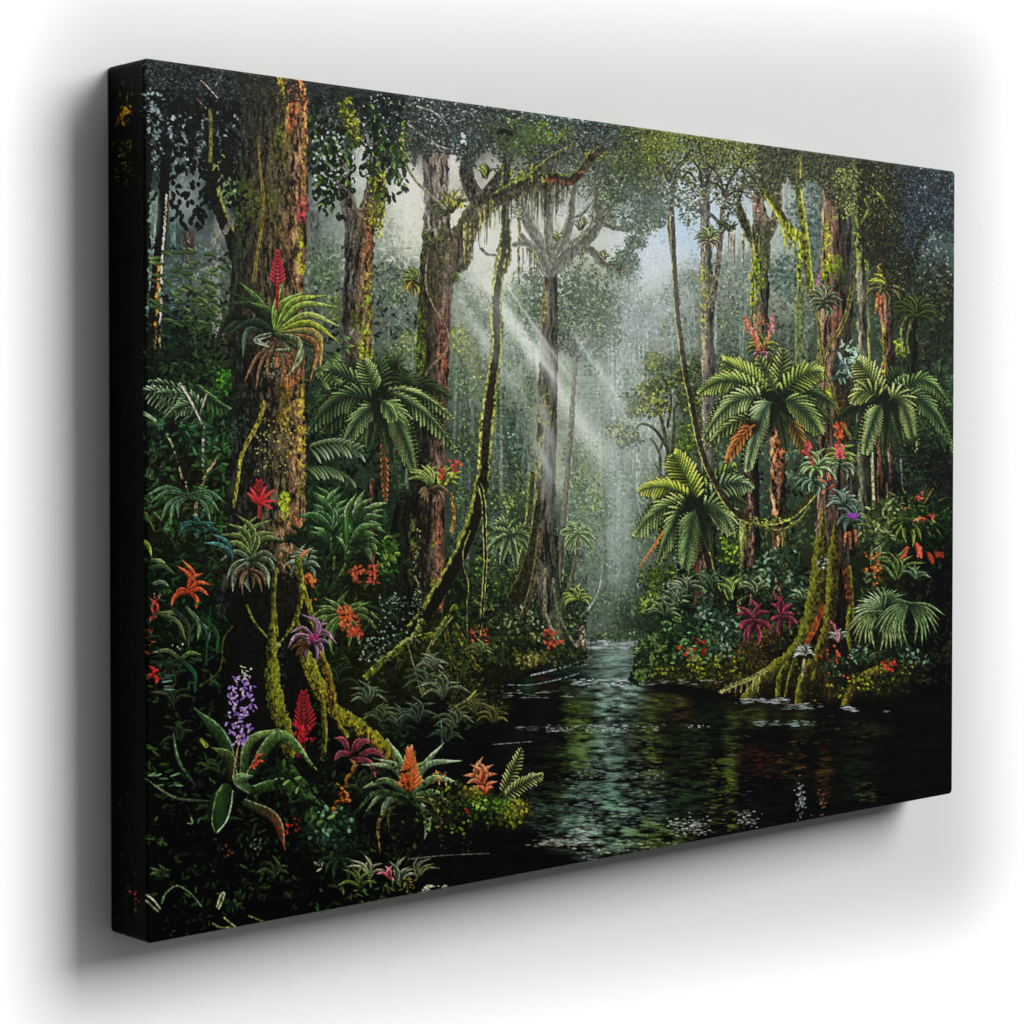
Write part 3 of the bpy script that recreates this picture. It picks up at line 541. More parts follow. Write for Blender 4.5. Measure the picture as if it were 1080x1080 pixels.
starplant(862,492,20,'4c6c30','b4cc90',None,5,rim='c8d4a8'); stroke([(858,490),(853,478),(851,470)],1.3,1.3,'8c2c30'); flecks((848,467,856,480),22,'c04444',L=(2.5,4.5),w=(1.2,1.8),ang=(-2.4,-1)); fan(858,505,9,20,200,330,1.7,'24402c','8cb090')
for q in [(866,505,868,520),(872,500,878,516)]: flecks(q,5,'b05438',L=(3,5),w=(1.2,1.8))
fan(952,545,16,34,10,170,1.7,'24380f','6c8838',flat=.9); fan(958,548,15,36,190,350,1.7,'283c0f','84983c',flat=.9); fan(935,570,12,24,120,260,1.6,'304c28','98b078')
fan(922,560,10,22,60,220,1.5,'4c5c20','a8b060'); canopy([(925,545,12,14),(940,535,12,10),(925,565,14,12)],260,'1c2c14','3c5028','98a464',L=(4,7),seed=49)
for (x,y,a,L_,c) in [(965,530,-.95,15,'b84838'),(957,542,-1.9,12,'c06844'),(962,551,-.3,14,'d0704c'),(972,548,-.3,17,'b83c2c'),(958,576,2.1,16,'b84434'),(966,572,1.25,18,'b84c38'),(985,582,.5,12,'6c2414'),(978,582,1.1,14,'7c2c14')]:
    leaf(x,y,a,L_,3.2,hx(c)*.9,hx(c)*1.05,k=.4,tp=.5,rib=.2)
    for _ in range(8): leaf(x+math.cos(a)*L_*U(.1,.8),y+math.sin(a)*L_*U(.1,.8),a+U(-.7,.7),3.2,.7,hx(c)*1.4,hx(c)*1.3)
stroke([(975,530),(984,515)],1,.6,'605020'); stroke([(985,545),(1000,536)],1,.6,'3c4c20'); stroke([(990,528),(999,524)],.8,.5,'3c4c20')
fan(962,480,10,26,-20,200,1.2,'182818','3c5428'); fan(970,505,10,22,-20,200,1.2,'142414','34502c'); mass(945,470,1003,560,420,L=(3,7),lo=.2,hi=2.2,tint=['1c3018'],ta=.4)
# palms right bottom
def palm(x,y,tips,n,pl,pw,c0,c1,sag=6,droop=.6):
    for tx,ty in tips: frond(x,y,tx,ty,sag,n,pl,pw,c0,c1,droop=droop,gap=None,lean=.65)
def fanpalm(x,y,a0,a1,R,n,w,c0,c1):
    for i in range(n):
        a=math.radians(a0+(a1-a0)*i/(n-1)); r=R*U(.85,1.05)
        tx,ty=x+r*math.cos(a),y-r*math.sin(a)+r*.16
        blade(x,y,tx,ty,.12*(1 if math.cos(a)>0 else -1),w,c0,c1,rim=hx(c1)*1.25,rs=-1 if math.cos(a)>0 else 1,rb=.5)
fanpalm(925,647,195,345,34,16,1.5,'3c5028','84905a'); fanpalm(958,636,190,350,40,17,1.4,'34502c','748c54'); fanpalm(930,645,100,185,32,10,1.4,'34502c','a0b484'); fanpalm(932,640,20,95,28,9,1.4,'28402c','6c8c54')
fan(945,610,11,34,30,150,1.5,'304c20','7c9848'); fan(920,595,7,24,-30,60,1.3,'34502c','84a060'); fan(965,610,9,18,0,150,1.4,'28442c','7c9868')
flecks((912,582,930,602),22,'b86428',L=(2,3.5),w=(1.4,2.2)); flecks((920,600,926,618),10,'b06028',L=(2,3.5),w=(1.3,2)); flecks((912,600,920,614),10,'587048',L=(3,5),w=(1.3,2))
flecks((928,696,944,708),15,'a83028',L=(2.5,4.5),w=(1.2,2)); fan(915,700,10,20,20,170,1.5,'1c3018','5c8048'); canopy([(950,690,20,7),(905,690,10,8)],140,'101c10','28442c','6c9070',L=(3,5),seed=50)
flecks((862,586,874,600),16,'98a090',L=(2,3.5),w=(.7,1.1)); flecks((950,690,980,700),20,'5c7c60',L=(3,5))
# ================================================================ river
W=win(425,660,1006,960); X=PX[W];Y=PY[W]
tb=np.interp(X,[425,520,560,621,622,668,668.5,700,740,770,800,880,1006],[742,726,707,691,676,673,717,720,725,734,741,746,736])
rp=noise(X,Y,16,3.2,T2,2); tb=tb+(rp-.5)*3
A=np.clip((Y-tb)+.5,0,1)
C=np.zeros(X.shape+(3,),np.float32)+hx('020303')
def pool(x,y,rx,ry,c,al,pw=1.2):
    d=((X+(rp-.5)*10-x)/rx)**2+((Y-y)/ry)**2
    a=(np.clip(1-d,0,1)**pw*al)[...,None]; C[:]=C+(hx(c)-C)*a
for q in [(648,720,44,62,'6c8080',1.),(655,690,34,26,'8a9c9e',.9),(640,790,44,90,'4c5c58',.9),(612,765,24,44,'3c5020',.9),(606,800,26,34,'2c3c18',.8),(598,745,12,40,'3c4818',.7),
    (682,760,22,40,'444c1c',.85),(688,800,24,50,'30381a',.75),(640,860,70,48,'40564c',.9),(625,880,60,36,'5c7068',.55),(700,880,40,26,'3a4614',.85),(665,870,36,30,'3c4c34',.5),
    (590,850,50,40,'1c2a20',.8),(740,810,14,60,'284018',.55),(770,800,12,70,'3c4c18',.6),(752,760,30,30,'0c1c0a',.8),(575,722,14,18,'4c1c10',.9),(558,724,14,16,'183414',.9),(595,705,30,16,'20302c',.8),
    (720,750,18,22,'3c180c',.7),(700,740,26,12,'5c5c1c',.7),(790,755,30,18,'3c3c10',.8),(820,750,20,20,'1c1c08',.8),(845,760,20,24,'2c2c0c',.7),(795,800,30,24,'280e0a',.6),(835,810,24,26,'2c1c0c',.6),
    (870,815,12,40,'38200c',.7),(920,770,30,12,'28280c',.5),(700,800,60,80,'1c2410',.55),(560,800,40,50,'0e140c',.6),(610,690,30,14,'5c6c68',.6),(650,735,34,40,'88989a',.6),(900,800,30,60,'0c1408',.7),(720,850,40,40,'101c10',.8),(800,880,60,40,'060c08',.7),(626,750,7,70,'2c3a30',.6),(650,760,5,80,'38484c',.6),(646,800,8,60,'2c3834',.6),
    (575,760,20,60,'060806',.9),(585,820,16,50,'141c0c',.7)]: pool(*q)
r1=noise(X,Y,18,4,T2,5); r2=noise(X,Y,9,2.4,T2,6); near=np.clip((Y-700)/120,0,1)
C*=(np.clip(1+(r1-.5)*(.5+1.9*near)+(r2-.5)*(.4+1.6*near),.08,2.2))[...,None]; C=(C+(C.mean(-1,keepdims=True)-C)*.1)*np.array([.78,.86,.76],np.float32)
put(W,C,A)
def ripple(x0,y0,x1,y1,n,c,l=(2,7),w=.7,al=.8,dens=None):
    for _ in range(n):
        if dens=='g': x=rng.gauss((x0+x1)/2,(x1-x0)/4); y=rng.gauss((y0+y1)/2,(y1-y0)/4)
        else: x,y=U(x0,x1),U(y0,y1)
        L=U(*l); leaf(x-L/2,y,U(-.12,.06),L,w*U(.6,1.3),hx(c)*U(.5,1.1),hx(c)*U(.6,1.2),al=al*U(.5,1),tp=.4,k=0)
ripple(622,675,680,684,50,'d0dcdc',(5,18),.9,.6); ripple(600,686,676,706,46,'98acac',(6,20),.7,.5); ripple(545,694,622,702,16,'c4cccc',(8,24),.6,.7)
stroke([(560,712),(585,706),(605,700),(624,693)],.8,.8,'b0b8b8',al=.7); stroke([(535,722),(560,722),(590,716),(610,710)],.7,.6,'6c8480',al=.7)
ripple(600,716,668,724,46,'d4dcdc',(2,10),.8,.75); ripple(520,728,600,736,24,'b4bcbc',(3,12),.7,.7); ripple(576,764,640,772,50,'b0b8b4',(1.5,6),.7,.75); ripple(630,764,700,772,40,'b8c0bc',(1.5,6),.7,.7)
ripple(545,766,590,772,18,'98a09c',(4,14),.6,.6); ripple(600,780,690,830,150,'8ca09c',(3,9),.7,.4); ripple(596,812,700,822,46,'a8b4b4',(1.5,5),.7,.75); ripple(590,826,700,876,230,'84a49c',(4,12),.8,.45)
ripple(600,830,690,872,70,'b4c8c4',(3,9),.7,.5); ripple(598,858,630,905,90,'c8ccc4',(3,9),.8,.6,'g'); ripple(560,884,610,894,50,'b8b0a0',(2,9),.8,.75,'g'); ripple(700,862,748,882,120,'c8ccc0',(1.5,5),.7,.75,'g')
ripple(560,840,600,890,60,'7c8c84',(3,9),.7,.5); ripple(770,856,802,872,40,'b0b4a8',(1.5,5),.9,.85,'g'); ripple(690,820,790,880,110,'6c7c6c',(3,9),.7,.4); ripple(630,884,712,902,40,'c8c89c',(2,6),.9,.7)
ripple(668,716,760,722,30,'b0bcbc',(3,9),.6,.7); ripple(776,736,830,742,40,'b4c4c4',(3,10),.8,.75); ripple(826,742,870,748,26,'b0bcbc',(3,10),.8,.75); ripple(888,746,904,750,12,'d4d8d4',(4,9),.9,.8); ripple(930,748,938,751,3,'9ca09c',(4,8),.7,.7)
ripple(795,760,860,766,50,'90a8a0',(3,10),.7,.7); ripple(722,764,748,768,12,'dce4e4',(1,3),.8,.8); ripple(780,776,790,788,3,'708078',(4,8),.5,.5)
ripple(838,822,850,864,60,'c0ccd8',(1,3),.9,.75,'g'); ripple(862,834,872,862,22,'a87850',(1,3),.8,.7,'g')
for (x0,y0,x1,y1,c,n) in [(745,800,760,870,'6c7c1c',50),(764,780,776,880,'7c8c20',60),(680,735,694,830,'6c7828',70),(600,735,622,820,'5c6c28',80),(790,790,815,830,'6c1c10',26),(820,780,850,815,'7c4c1c',24),(864,800,872,850,'4c2410',16),(900,824,922,846,'5c7020',26),(720,765,735,800,'2c5020',30),(855,755,925,785,'4c4c14',22),(585,790,596,850,'3c4414',30)]:
    ripple(x0,y0,x1,y1,n,c,(3,9),.8,.55)
  
canopy([(545,820,6,4)],10,'000000','000000','101408')
stroke([(684,672),(679,688),(672,708),(670,716)],6,7,'0c140a','10140a',jag=.3)
fan(676,690,9,12,40,180,1.2,'24401c','7c9c60')
canopy([(682,700,12,12),(690,690,14,14),(676,712,9,7),(684,680,8,10)],650,'0c160a','24381a','587838',L=(2.5,4.5),seed=59)
# far bank at the bend
canopy([(640,671,24,4),(665,670,18,5)],260,'2c4030','48603c','7c945c',L=(2,4),al=.85,seed=60)
# ================================================================ left bank of the bend
trunk([600,660,690],[470,468,465],[560,590,612],[(0,'0a0e06'),(1,'10160c')],grain=.5,al=.75,edge=12,jag=6)
canopy([(500,690,40,14),(560,695,40,10),(600,692,18,10),(480,710,26,14),(545,672,30,14)],1500,'080c05','20280f','4c5420',L=(2.5,5),w=(1,1.8),seed=61)
canopy([(556,697,13,7),(572,694,8,5)],260,'2c2c0c','5c5c20','988c50',L=(2,4),seed=62); canopy([(600,688,20,9),(590,678,14,8)],330,'10160a','2c3818','485420',L=(2,4),seed=63)
canopy([(565,640,12,18),(550,655,16,16),(575,655,12,16),(535,640,14,20)],650,'10180e','34482c','8ca074',L=(2.5,5),w=(1,1.8),seed=64)
canopy([(605,645,12,20),(600,665,12,16),(612,655,7,12)],420,'101c12','2c4430','5c7c5c',L=(2.5,5),w=(1,1.7),seed=65)
canopy([(520,660,24,22),(500,640,14,24),(525,630,12,14)],800,'0a1008','26381c','5c7034',L=(2.5,5),w=(1,1.8),seed=66)
canopy([(530,612,20,14),(510,600,12,14)],340,'1c2c14','3c5424','7c9038',L=(2.5,5),seed=67)
flecks((574,662,592,680),34,'b04428',L=(2.5,4.5),w=(1.2,2)); flecks((492,660,506,676),26,'a04028',L=(2.5,4.5),w=(1.2,2)); flecks((503,664,515,682),20,'d8502c',L=(2.5,4.5),w=(1.2,2)); flecks((606,660,616,682),26,'b8a890',L=(2,4),w=(1,1.6)); flecks((608,662,618,680),14,'5c3428',L=(2,4))
# ferns and little palm in mid distance
frond(540,566,524,553,6,8,9,1.5,'2c4428','7c9c60',gap=None); frond(540,566,560,560,6,8,9,1.5,'2c4428','6c8c58',gap=None)
for tx,ty in [(522,576),(514,566),(528,594),(556,580),(560,572),(545,600),(512,585)]: frond(538,565,tx,ty,5,10,9,1.4,'24402c','80a070',gap=None)
for tx,ty in [(495,545),(508,552),(490,560),(520,560),(483,570)]: frond(502,560,tx,ty,5,9,8,1.3,'1c3420','5c7c54',gap=None)
canopy([(545,530,10,12),(530,528,12,10)],160,'2c4028','5c7840','98ac60',L=(2.5,5),seed=68)
for tx,ty in [(596,572),(592,562),(600,555),(612,553),(622,560),(628,570),(626,582),(600,584),(595,580)]: frond(609,565,tx,ty,4,9,6.5,1.2,'3c5c38','90b878',gap=None,droop=.9)
stroke([(609,566),(607,590),(601,615),(594,640)],1.7,2.2,'4c4c34',rim='7c7c54',rs=1)
fan(608,632,15,17,-30,210,1.5,'50702c','bcc860',flat=1.1); stroke([(635,595),(632,620),(622,640),(612,650)],.8,.8,'9aa89c',al=.8)
# ================================================================ dark left side
trunk([60,200,400,700,996],[105,105,105,105,105],[146,147,149,152,152],[(0,'030403'),(.5,'060805'),(1,'040403')],grain=.5,edge=5)
for _ in range(120):
    y=U(85,420) if rng.random()<.8 else U(420,980); x=U(117,146)+ (0 if y>150 else 3)
    leaf(x,y,U(1.2,2.1),U(3,8),U(.6,1.4),hx(rng.choice(['6c5c0c','5c4408','7c6c14','4c2c08','585c10']))*U(.4,1.),'2c2c08',bend=U(-.3,.3),al=.9)
for q in [((130,112,137,122),'a87c10'),((124,122,130,132),'8c5c08'),((125,158,133,180),'7c6c10'),((133,150,140,162),'5c5010'),((138,228,146,240),'7c7c18'),((124,240,130,262),'6c6410'),((121,185,126,200),'8c4c10'),((133,168,140,200),'4c5010')]:
    flecks(q[0],12,q[1],L=(2,5),w=(.7,1.3),ang=(1,2.2))
flecks((120,330,152,560),26,'2c3c14',L=(2,6),w=(.5,.9)); flecks((160,270,205,300),10,'48642c')
flecks((121,304,140,306),2,'9c9c20',L=(5,7),w=(.8,1)); flecks((122,310,140,312),2,'8c9420',L=(6,8),w=(.8,1.1),ang=(-.1,.1))
for g in [(196,210,22,36,'98a29c',.8),(214,165,16,40,'8c9694',.7),(238,190,16,34,'9ca89c',.75),(183,170,16,40,'7c8888',.6),(160,130,8,40,'6c7c84',.6),(236,235,12,20,'9c9c90',.7)]: glow(*g)
canopy([(243,185,9,18),(240,205,8,12)],220,'3c5028','7c9c50','a8c070',L=(2.5,4.5),seed=14)
# black tree and its lit edge
stroke([(150,75),(151,160),(149,260),(148,400)],9,8,'040503',jag=.3); 
stroke([(176,62),(176,130),(173,210),(167,280),(161,350),(158,420)],4.5,7,'060705',jag=.12,tex=.3)
stroke([(176,205),(174,240),(171,275),(170,310),(169,345),(168,372)],1.2,1.2,'d8c8a0',tex=.5,jag=.5); stroke([(168,280),(165,330),(163,370)],1.6,1.4,'7c5424',tex=.6,jag=.6)
mass(150,300,200,470,300,L=(3,8),lo=.1,hi=2.2,tint=['1c3418'],ta=.4)
# pale glimpses, top left
glow(165,225,6,30,'7c9088',.5)
# ferny plant behind, left
for k_ in range(70):
    x=U(170,236);y=U(265,345); a=U(-.2,.5) if rng.random()<.5 else U(2.6,3.4)
    leaf(x,y,a,U(9,16),U(1.6,2.6),'2c441c',rng.choice(['5c7838','788c50','44602c','34502c']),bend=.3,k=.5,tp=.6)
canopy([(195,380,40,40),(230,420,14,30),(190,430,40,30)],900,'050905','14280f','2c5020',L=(4,9),w=(1,2.2),seed=70)
canopy([(240,395,8,8),(236,405,8,10)],120,'1c4010','388020','5ca028',L=(3,6),seed=71)
frond(216,448,150,412,10,13,16,1.8,'14281c','88a890',gap=None,droop=.7); frond(200,400,240,430,-4,10,14,1.8,'10240f','4c7c50',gap=None)
for tx,ty in [(158,402),(164,415),(190,424),(176,438)]: frond(214,430,tx,ty,6,10,12,1.6,'10240f','6c9474',gap=None,droop=.7)
stroke([(190,404),(200,420),(208,436),(214,448)],1.2,1,'b0a890'); stroke([(215,448),(214,475),(214,495)],1.3,1.1,'a8a890'); stroke([(218,415),(213,430)],.9,.8,'8c8c70')
stroke([(118,390),(130,396),(145,404)],.7,.7,'5c6414'); stroke([(118,421),(130,426),(142,432),(150,435),(162,443),(176,458),(184,475),(188,490),(192,504)],.9,1.,'8c8c60',rim='b8a888',rs=-1); stroke([(152,434),(168,446),(180,462)],1.2,1.2,'6c9064')
stroke([(196,508),(198,520)],1,.8,'b0a080'); stroke([(231,481),(220,495),(212,512),(206,535),(208,560)],1.2,1.8,'8c7c54',rim='c8b88c',rs=-1); stroke([(236,445),(236,500),(233,560)],1.2,1.4,'1c4c18')
stroke([(118,510),(128,517)],.6,.5,'4c5418'); flecks((140,500,172,514),16,'a4a880',L=(2,4),w=(.8,1.4)); flecks((150,460,175,530),30,'2c4c28',L=(5,9),w=(1,1.8))
mass(155,440,245,560,500,L=(5,11),w=(1,2.4),lo=0,hi=2.6,tint=['1c4020','14301c','305c34'],ta=.55,al=.8)
for tx,ty in [(154,522),(158,530),(170,548),(180,552),(188,545),(225,525),(232,540),(222,552),(238,530)]: blade(198,522,tx,ty,.2 if tx>198 else -.2,2,'183820','5c8050',rim='80a078',rb=.5)
for p in [(154,540,163,560),(163,540,170,548)]: stroke([p[:2],p[2:]],.9,.6,'6c7840')
fan(210,560,9,26,-10,190,2,'0c2418','346c58'); fan(205,552,8,20,190,340,2,'10281c','3c7460')
# leaning mossy branch tree
stroke([(222,108),(222,140),(221,170),(224,195),(232,222),(242,245),(250,268),(256,300)],4.2,8,'12120a','10120a',rim='8c8c40',rs=-1,rw=.28,jag=.12,tex=.3,n=20)
stroke([(252,155),(242,170),(231,184),(226,192)],1.6,3,'0e100a'); stroke([(190,130),(196,150),(206,165),(218,180)],1.1,1.8,'6c6848',rim='201e12',rs=1); stroke([(228,196),(238,188),(250,174)],2.2,1.6,'10120c'); stroke([(158,190),(150,198)],3,5,'0a0c06')
stroke([(246,228),(238,244)],2.4,3,'5c5a50')
# ================================================================ big left trunk
trunk([66,110,150,200,250,300,350,400,450,500,550,600,650],[252,252,252,250,246,243,240,244,245,243,240,235,225],[326,326,325,325,325,321,320,321,323,323,321,318,322],
   [(0,'1c241a'),(.2,'28261c'),(.4,'3a3222'),(.6,'524428'),(.78,'6c5030'),(.92,'84603c'),(1,'64442a')],
   moss=[(252,240,10,70,'2c4418',.9),(250,130,8,50,'28403c',.5),(298,95,9,30,'8c7c24',.8),(298,165,16,34,'606818',.8),(280,215,26,40,'4c5418',.7),(300,260,12,30,'6c4c2c',.5),(317,260,6,30,'a4a428',.9),(318,222,7,18,'a03440',.9),(310,110,8,40,'b85c34',.7),(320,150,4,60,'b8843c',.7),
         (300,430,12,40,'84701c',.9),(318,440,6,50,'b09c24',.95),(285,400,20,60,'14100a',.8),(318,500,6,40,'9ca024',.9),(300,530,8,24,'90a41c',.95),(318,470,9,60,'a87c34',.6),(262,430,20,90,'0c0f08',.9),(262,550,22,80,'080a06',.9),(312,560,9,40,'b8683c',.7),(285,590,20,50,'0c0a06',.8),(306,390,14,26,'9c5c2c',.8)],
   grain=.55,sy=9,seed=20,jag=1.2)
trunk([66,90,120,150],[250,250,250,250],[300,300,296,290],[(0,'30342f'),(1,'4a463c')],grain=.6,al=.45,edge=6)
stroke([(273,145),(275,180),(278,205),(277,235),(272,265),(268,295)],1.1,1.8,'5c5024',rim='8c7c38',rs=0); stroke([(304,108),(303,130),(300,150)],1.2,1.,'a88448'); stroke([(310,262),(308,285),(312,300)],1,1,'3c2414'); stroke([(278,424),(273,444),(262,464),(254,482),(251,505),(246,535)],2.6,1.4,'6c6424',rim='a09c40',rs=-1,tex=.4,jag=.3)
flecks((276,440,312,500),70,'a8a44c',L=(1.2,2.6),w=(.6,1)); flecks((276,360,300,400),50,'7c8464',L=(1,2.2),w=(.6,1)); flecks((270,455,285,500),26,'8c8c5c',L=(1.5,3)); flecks((240,440,262,465),30,'28483c',L=(3,5),w=(.5,.8)); flecks((252,120,300,240),240,'6c6c50',L=(1.5,3),w=(.4,.7),al=.5)
# big rosette on it
for tx,ty in [(296,405),(306,415),(270,410),(258,402),(320,400),(283,402)]: blade(292,358,tx,ty,.1 if tx>292 else -.1,1.6,'3c2c1c','a07050',rim='c0a080',rb=.4)
for tx,ty,c0,c1,w_ in [(253,297,'1c2c14','5c7c38',3.6),(233,303,'0c1408','28401c',3),(230,321,'0c140a','30442c',3),(226,355,'0c120a','3c4c34',3),(222,378,'080c06','203018',3),(262,318,'14240f','4c6c34',3.4),(247,345,'101c10','3c5438',3),(256,376,'142010','4c6450',3.2),(240,352,'0c140a','28382a',3),
     (299,299,'20340f','90ac58',3.3),(322,307,'24380f','8ca850',3.3),(344,311,'2c4410','a8c048',3.3),(356,323,'304810','a4bc58',3.3),(359,344,'344c10','c0cc70',3.3),(357,360,'3c5414','b0b43c',3.3),(338,394,'3c5020','b08850',3.6),(327,403,'3c3418','b07048',2.8),(302,398,'2c3818','909870',3.4),(310,385,'28381c','a0a878',3)]:
    b=.24 if tx>292 else -.24
    if ty<305: b*=.35
    if ty>370: b*=1.9
    blade(291,352,tx,ty,b,w_,c0,c1,rim=hx(c1)*1.25,rs=(-1 if tx>292 else 1),rb=.55,n=12)
blade(286,352,285,366,-1.1,2.6,'283820','98a888',rim='c8d0b8'); blade(296,356,290,368,1.0,2.2,'283820','8c9c78')
flecks((286,368,300,400),26,'606858',L=(1.5,3),w=(.6,1))
def redspike(x,y,h,w_,c='a82428',lean=0.):
    stroke([(x,y),(x+lean,y-h)],1.5,1,c)
    n=max(5,int(h/6))
    for i in range(n):
        t=i/n; yy=y-h*(.35+.65*t); l=w_*(1-.55*t)
        for s in (-1,1): leaf(x+lean*t,yy,-1.57+s*(1.15-.6*t),l*U(.85,1.1),1.7,hx(c)*.5,np.minimum(hx(c)*1.15,255),bend=-s*.25,tp=.55,k=.5)
redspike(293,318,54,11,'b4303c'); stroke([(293,300),(292,325)],1.6,1.6,'8c1c1c')
for g in [(345,150,20,60,'a8b0a8',.6),(340,200,18,34,'b0b8b0',.6),(381,165,12,50,'dcdcd4',.8),(352,232,16,26,'8c9890',.5)]: glow(*g)
# ================================================================ second tree (forked)
stroke([(358,150),(360,180),(366,210),(374,240)],5,10,'504e48','504a42',rim='6c6c60',rs=0,rw=.15,tex=.35)
stroke([(398,150),(398,185),(392,215),(384,240)],8,12,'4c4c44','605040',rim='6c7038',rs=-1,rw=.3,tex=.35,jag=.1)
stroke([(404,180),(404,220),(400,250)],3,2,'7c7c34',tex=.5,jag=.6)
trunk([222,240,265,300,340,380,410,425],[363,364,364,362,361,361,362,362],[400,395,394,393,393,394,393,392],
   [(0,'403e38'),(.2,'4c4940'),(.5,'5e4a38'),(.75,'745236'),(1,'4c3c24')],moss=[(388,330,8,60,'80892c',.85),(380,340,12,40,'5c6c20',.8),(386,370,9,40,'848c2c',.85),(376,250,12,14,'48483c',.6),(390,252,6,20,'a0603c',.7),(398,230,6,20,'8c8c30',.9),(370,350,8,50,'3c301c',.7),(385,280,6,30,'a06848',.5)],grain=.55,sy=14,seed=21)
# ================================================================ third tree with its great limb
trunk([135,160,200,230,255],[446,446,447,447,446],[472,473,473,474,478],[(0,'5c544c'),(.4,'6c6056'),(.75,'8a7868'),(1,'4c4438')],grain=.45,sy=14,seed=22)
stroke([(484,275),(489,250),(500,228),(513,212)],12,12,'383428','383228',rim='5c6028',rs=0,rw=.16,tex=.45,jag=.08)
stroke([(505,222),(520,208),(540,199),(560,193),(580,186),(590,180)],13,7,'38342c','403c30',rim='8c9440',rs=-1,rw=.2,tex=.4,jag=.1)
stroke([(575,184),(590,190),(603,189),(612,180),(618,168)],5.5,4,'4c2c1c','5c4838',rim='8c5c38',rs=0,rw=.25,tex=.45,jag=.2)
stroke([(560,190),(572,178),(582,170),(592,162),(604,156)],6,4.5,'4c4638','5c5c50',rim='a0a048',rs=-1,rw=.3,tex=.4)
stroke([(506,214),(496,196),(492,178),(496,164),(506,154),(520,148)],9,5,'3c3830','3c403a',rim='4c5038',rs=0,rw=.2,tex=.4,jag=.1)
stroke([(512,205),(522,192),(530,180),(536,172)],6,3,'3c3830',tex=.4)
trunk([236,255,280,310,350,400,450,500,550,600,650],[446,445,443,441,440,438,436,434,432,430,428],[500,492,482,477,475,473,471,470,469,468,467],
   [(0,'242c16'),(.2,'2a281a'),(.45,'3a3024'),(.65,'523e32'),(.85,'6c4c3e'),(1,'4c382e')],
   moss=[(452,255,22,34,'4c5a20',.9),(480,250,22,24,'34301c',.8),(444,330,7,60,'4c5c1c',.8),(441,400,7,50,'4c6020',.85),(470,270,26,56,'3a3626',.85),(456,250,30,30,'4a5224',.6),(470,600,0.1,0.1,'000',.1),(455,300,14,40,'2c2c18',.7),(456,610,5,70,'848424',.95),(445,560,14,90,'120e08',.9),(440,480,10,60,'14120a',.85),(464,600,6,70,'98502c',.8),(468,380,8,70,'7c4c34',.8)],grain=.5,sy=18,seed=23,jag=.9)
trunk([520,560,600,640,665],[418,412,404,395,385],[442,440,440,440,436],[(0,'0c120a'),(.4,'141a0c'),(1,'0a0c06')],moss=[(436,600,6,60,'4c5424',.8)],grain=.5,seed=24)
flecks((436,555,444,650),40,'a4a870',L=(1.5,2.6),w=(.6,1),al=.7)
stroke([(452,262),(449,285),(450,305),(458,325),(468,340),(473,355),(470,370),(460,380),(450,392),(442,410)],1.2,1.4,'6c5c48',rim='302418',rs=1,n=24)
stroke([(474,316),(473,335),(473,345)],1.1,1.1,'402c20')
fan(438,296,13,17,95,190,1.5,'3c4c20','8c9c50'); fan(438,298,8,14,190,280,1.5,'484420','a89040'); fan(477,292,5,10,-60,20,1.1,'3c4820','7c8840')
fan(476,222,17,24,10,170,1.3,'2c3418','7c8040'); fan(470,224,12,15,150,230,1.2,'2c3420','5c6440'); flecks((470,205,492,222),14,'b8a848',L=(4,8),w=(.9,1.4),ang=(-2,-1.1)); fan(512,186,9,15,40,140,1.2,'4c5828','84904c')
strands(488,530,236,22,44,'4c4a34',.8,.9,slope=-.9); strands(530,600,206,26,34,'484630',.8,.9,slope=-.2); strands(488,520,240,10,50,'8c8440',.6,.7,slope=-.9); strands(515,555,215,10,30,'78803c',.7,.7,slope=-.4)
stroke([(547,205),(548,240),(547,270),(548,310),(547,340)],2.,.6,'6c6c2c','5c5440',tex=.5,jag=.4); stroke([(566,190),(565,205),(566,218)],1.6,.8,'8c9430')
stroke([(508,262),(514,268),(524,269)],1.6,1.2,'6c6c5c')
flecks((540,186,580,192),30,'a4ac40',L=(2,4),w=(.8,1.4)); canopy([(551,185,14,5),(566,178,9,6)],110,'5c6024','8c9430','b8c048',L=(2,3.6),seed=80)
# liana on the second/third trees
stroke([(425,165),(432,180),(440,192),(452,204),(470,220)],1.6,1.2,'5c5c44',rim='9c9c7c',rs=-1)
mass(156,560,440,960,1500,L=(4,10),w=(1,2.2),lo=.0,hi=2.2,tint=['14240f','1c3014','10200c','20340f'],ta=.85,al=.75)
for k_ in range(34):
    x=U(160,430);y=U(560,930); fan(x,y,int(U(6,10)),U(14,28),U(-10,40),U(140,190),U(1.2,2),'0a140a',rng.choice(['2c4420','24401c','34482c','1c3018','3c5024']),bow=.25)
mass(440,600,540,700,420,L=(3,7),w=(1,2),lo=.4,hi=2.,tint=['1c2c14','2c401c'],ta=.7,al=.7)
# ================================================================ great twisted liana
la=[(534,146),(535,170),(534,200),(533,228),(533,258),(530,278),(525,300),(523,330),(525,350),(523,372),(519,400),(516,425),(513,450),(512,470),(511,492),(508,515)]
stroke(la,6.4,6.2,'1e1c14','17120c',rim='767c30',rs=0,rw=.2,tex=.4,jag=.22,n=60,prof=lambda t:(.6+.4*min(1,t*3))*(1+.22*math.sin(t*26)))
stroke([(528,262),(521,300),(518,335),(520,365),(513,405),(508,445),(505,485),(502,520)],.9,1.1,'9c9c40',tex=.5,jag=.5,n=30)
stroke([(535,262),(529,300),(528,340),(528,372),(524,410),(519,452),(516,500)],.7,.9,'6c7428',tex=.5,jag=.5,n=30)
stroke([(536,150),(536,200),(534,240)],1.6,1.6,'4c4c44',al=.6)
stroke([(507,510),(503,535),(498,552),(489,575),(477,600),(462,625),(450,645),(438,660)],6.5,8,'14120a','0c0a05',rim='8c9434',rs=1,rw=.28,jag=.12,n=24)
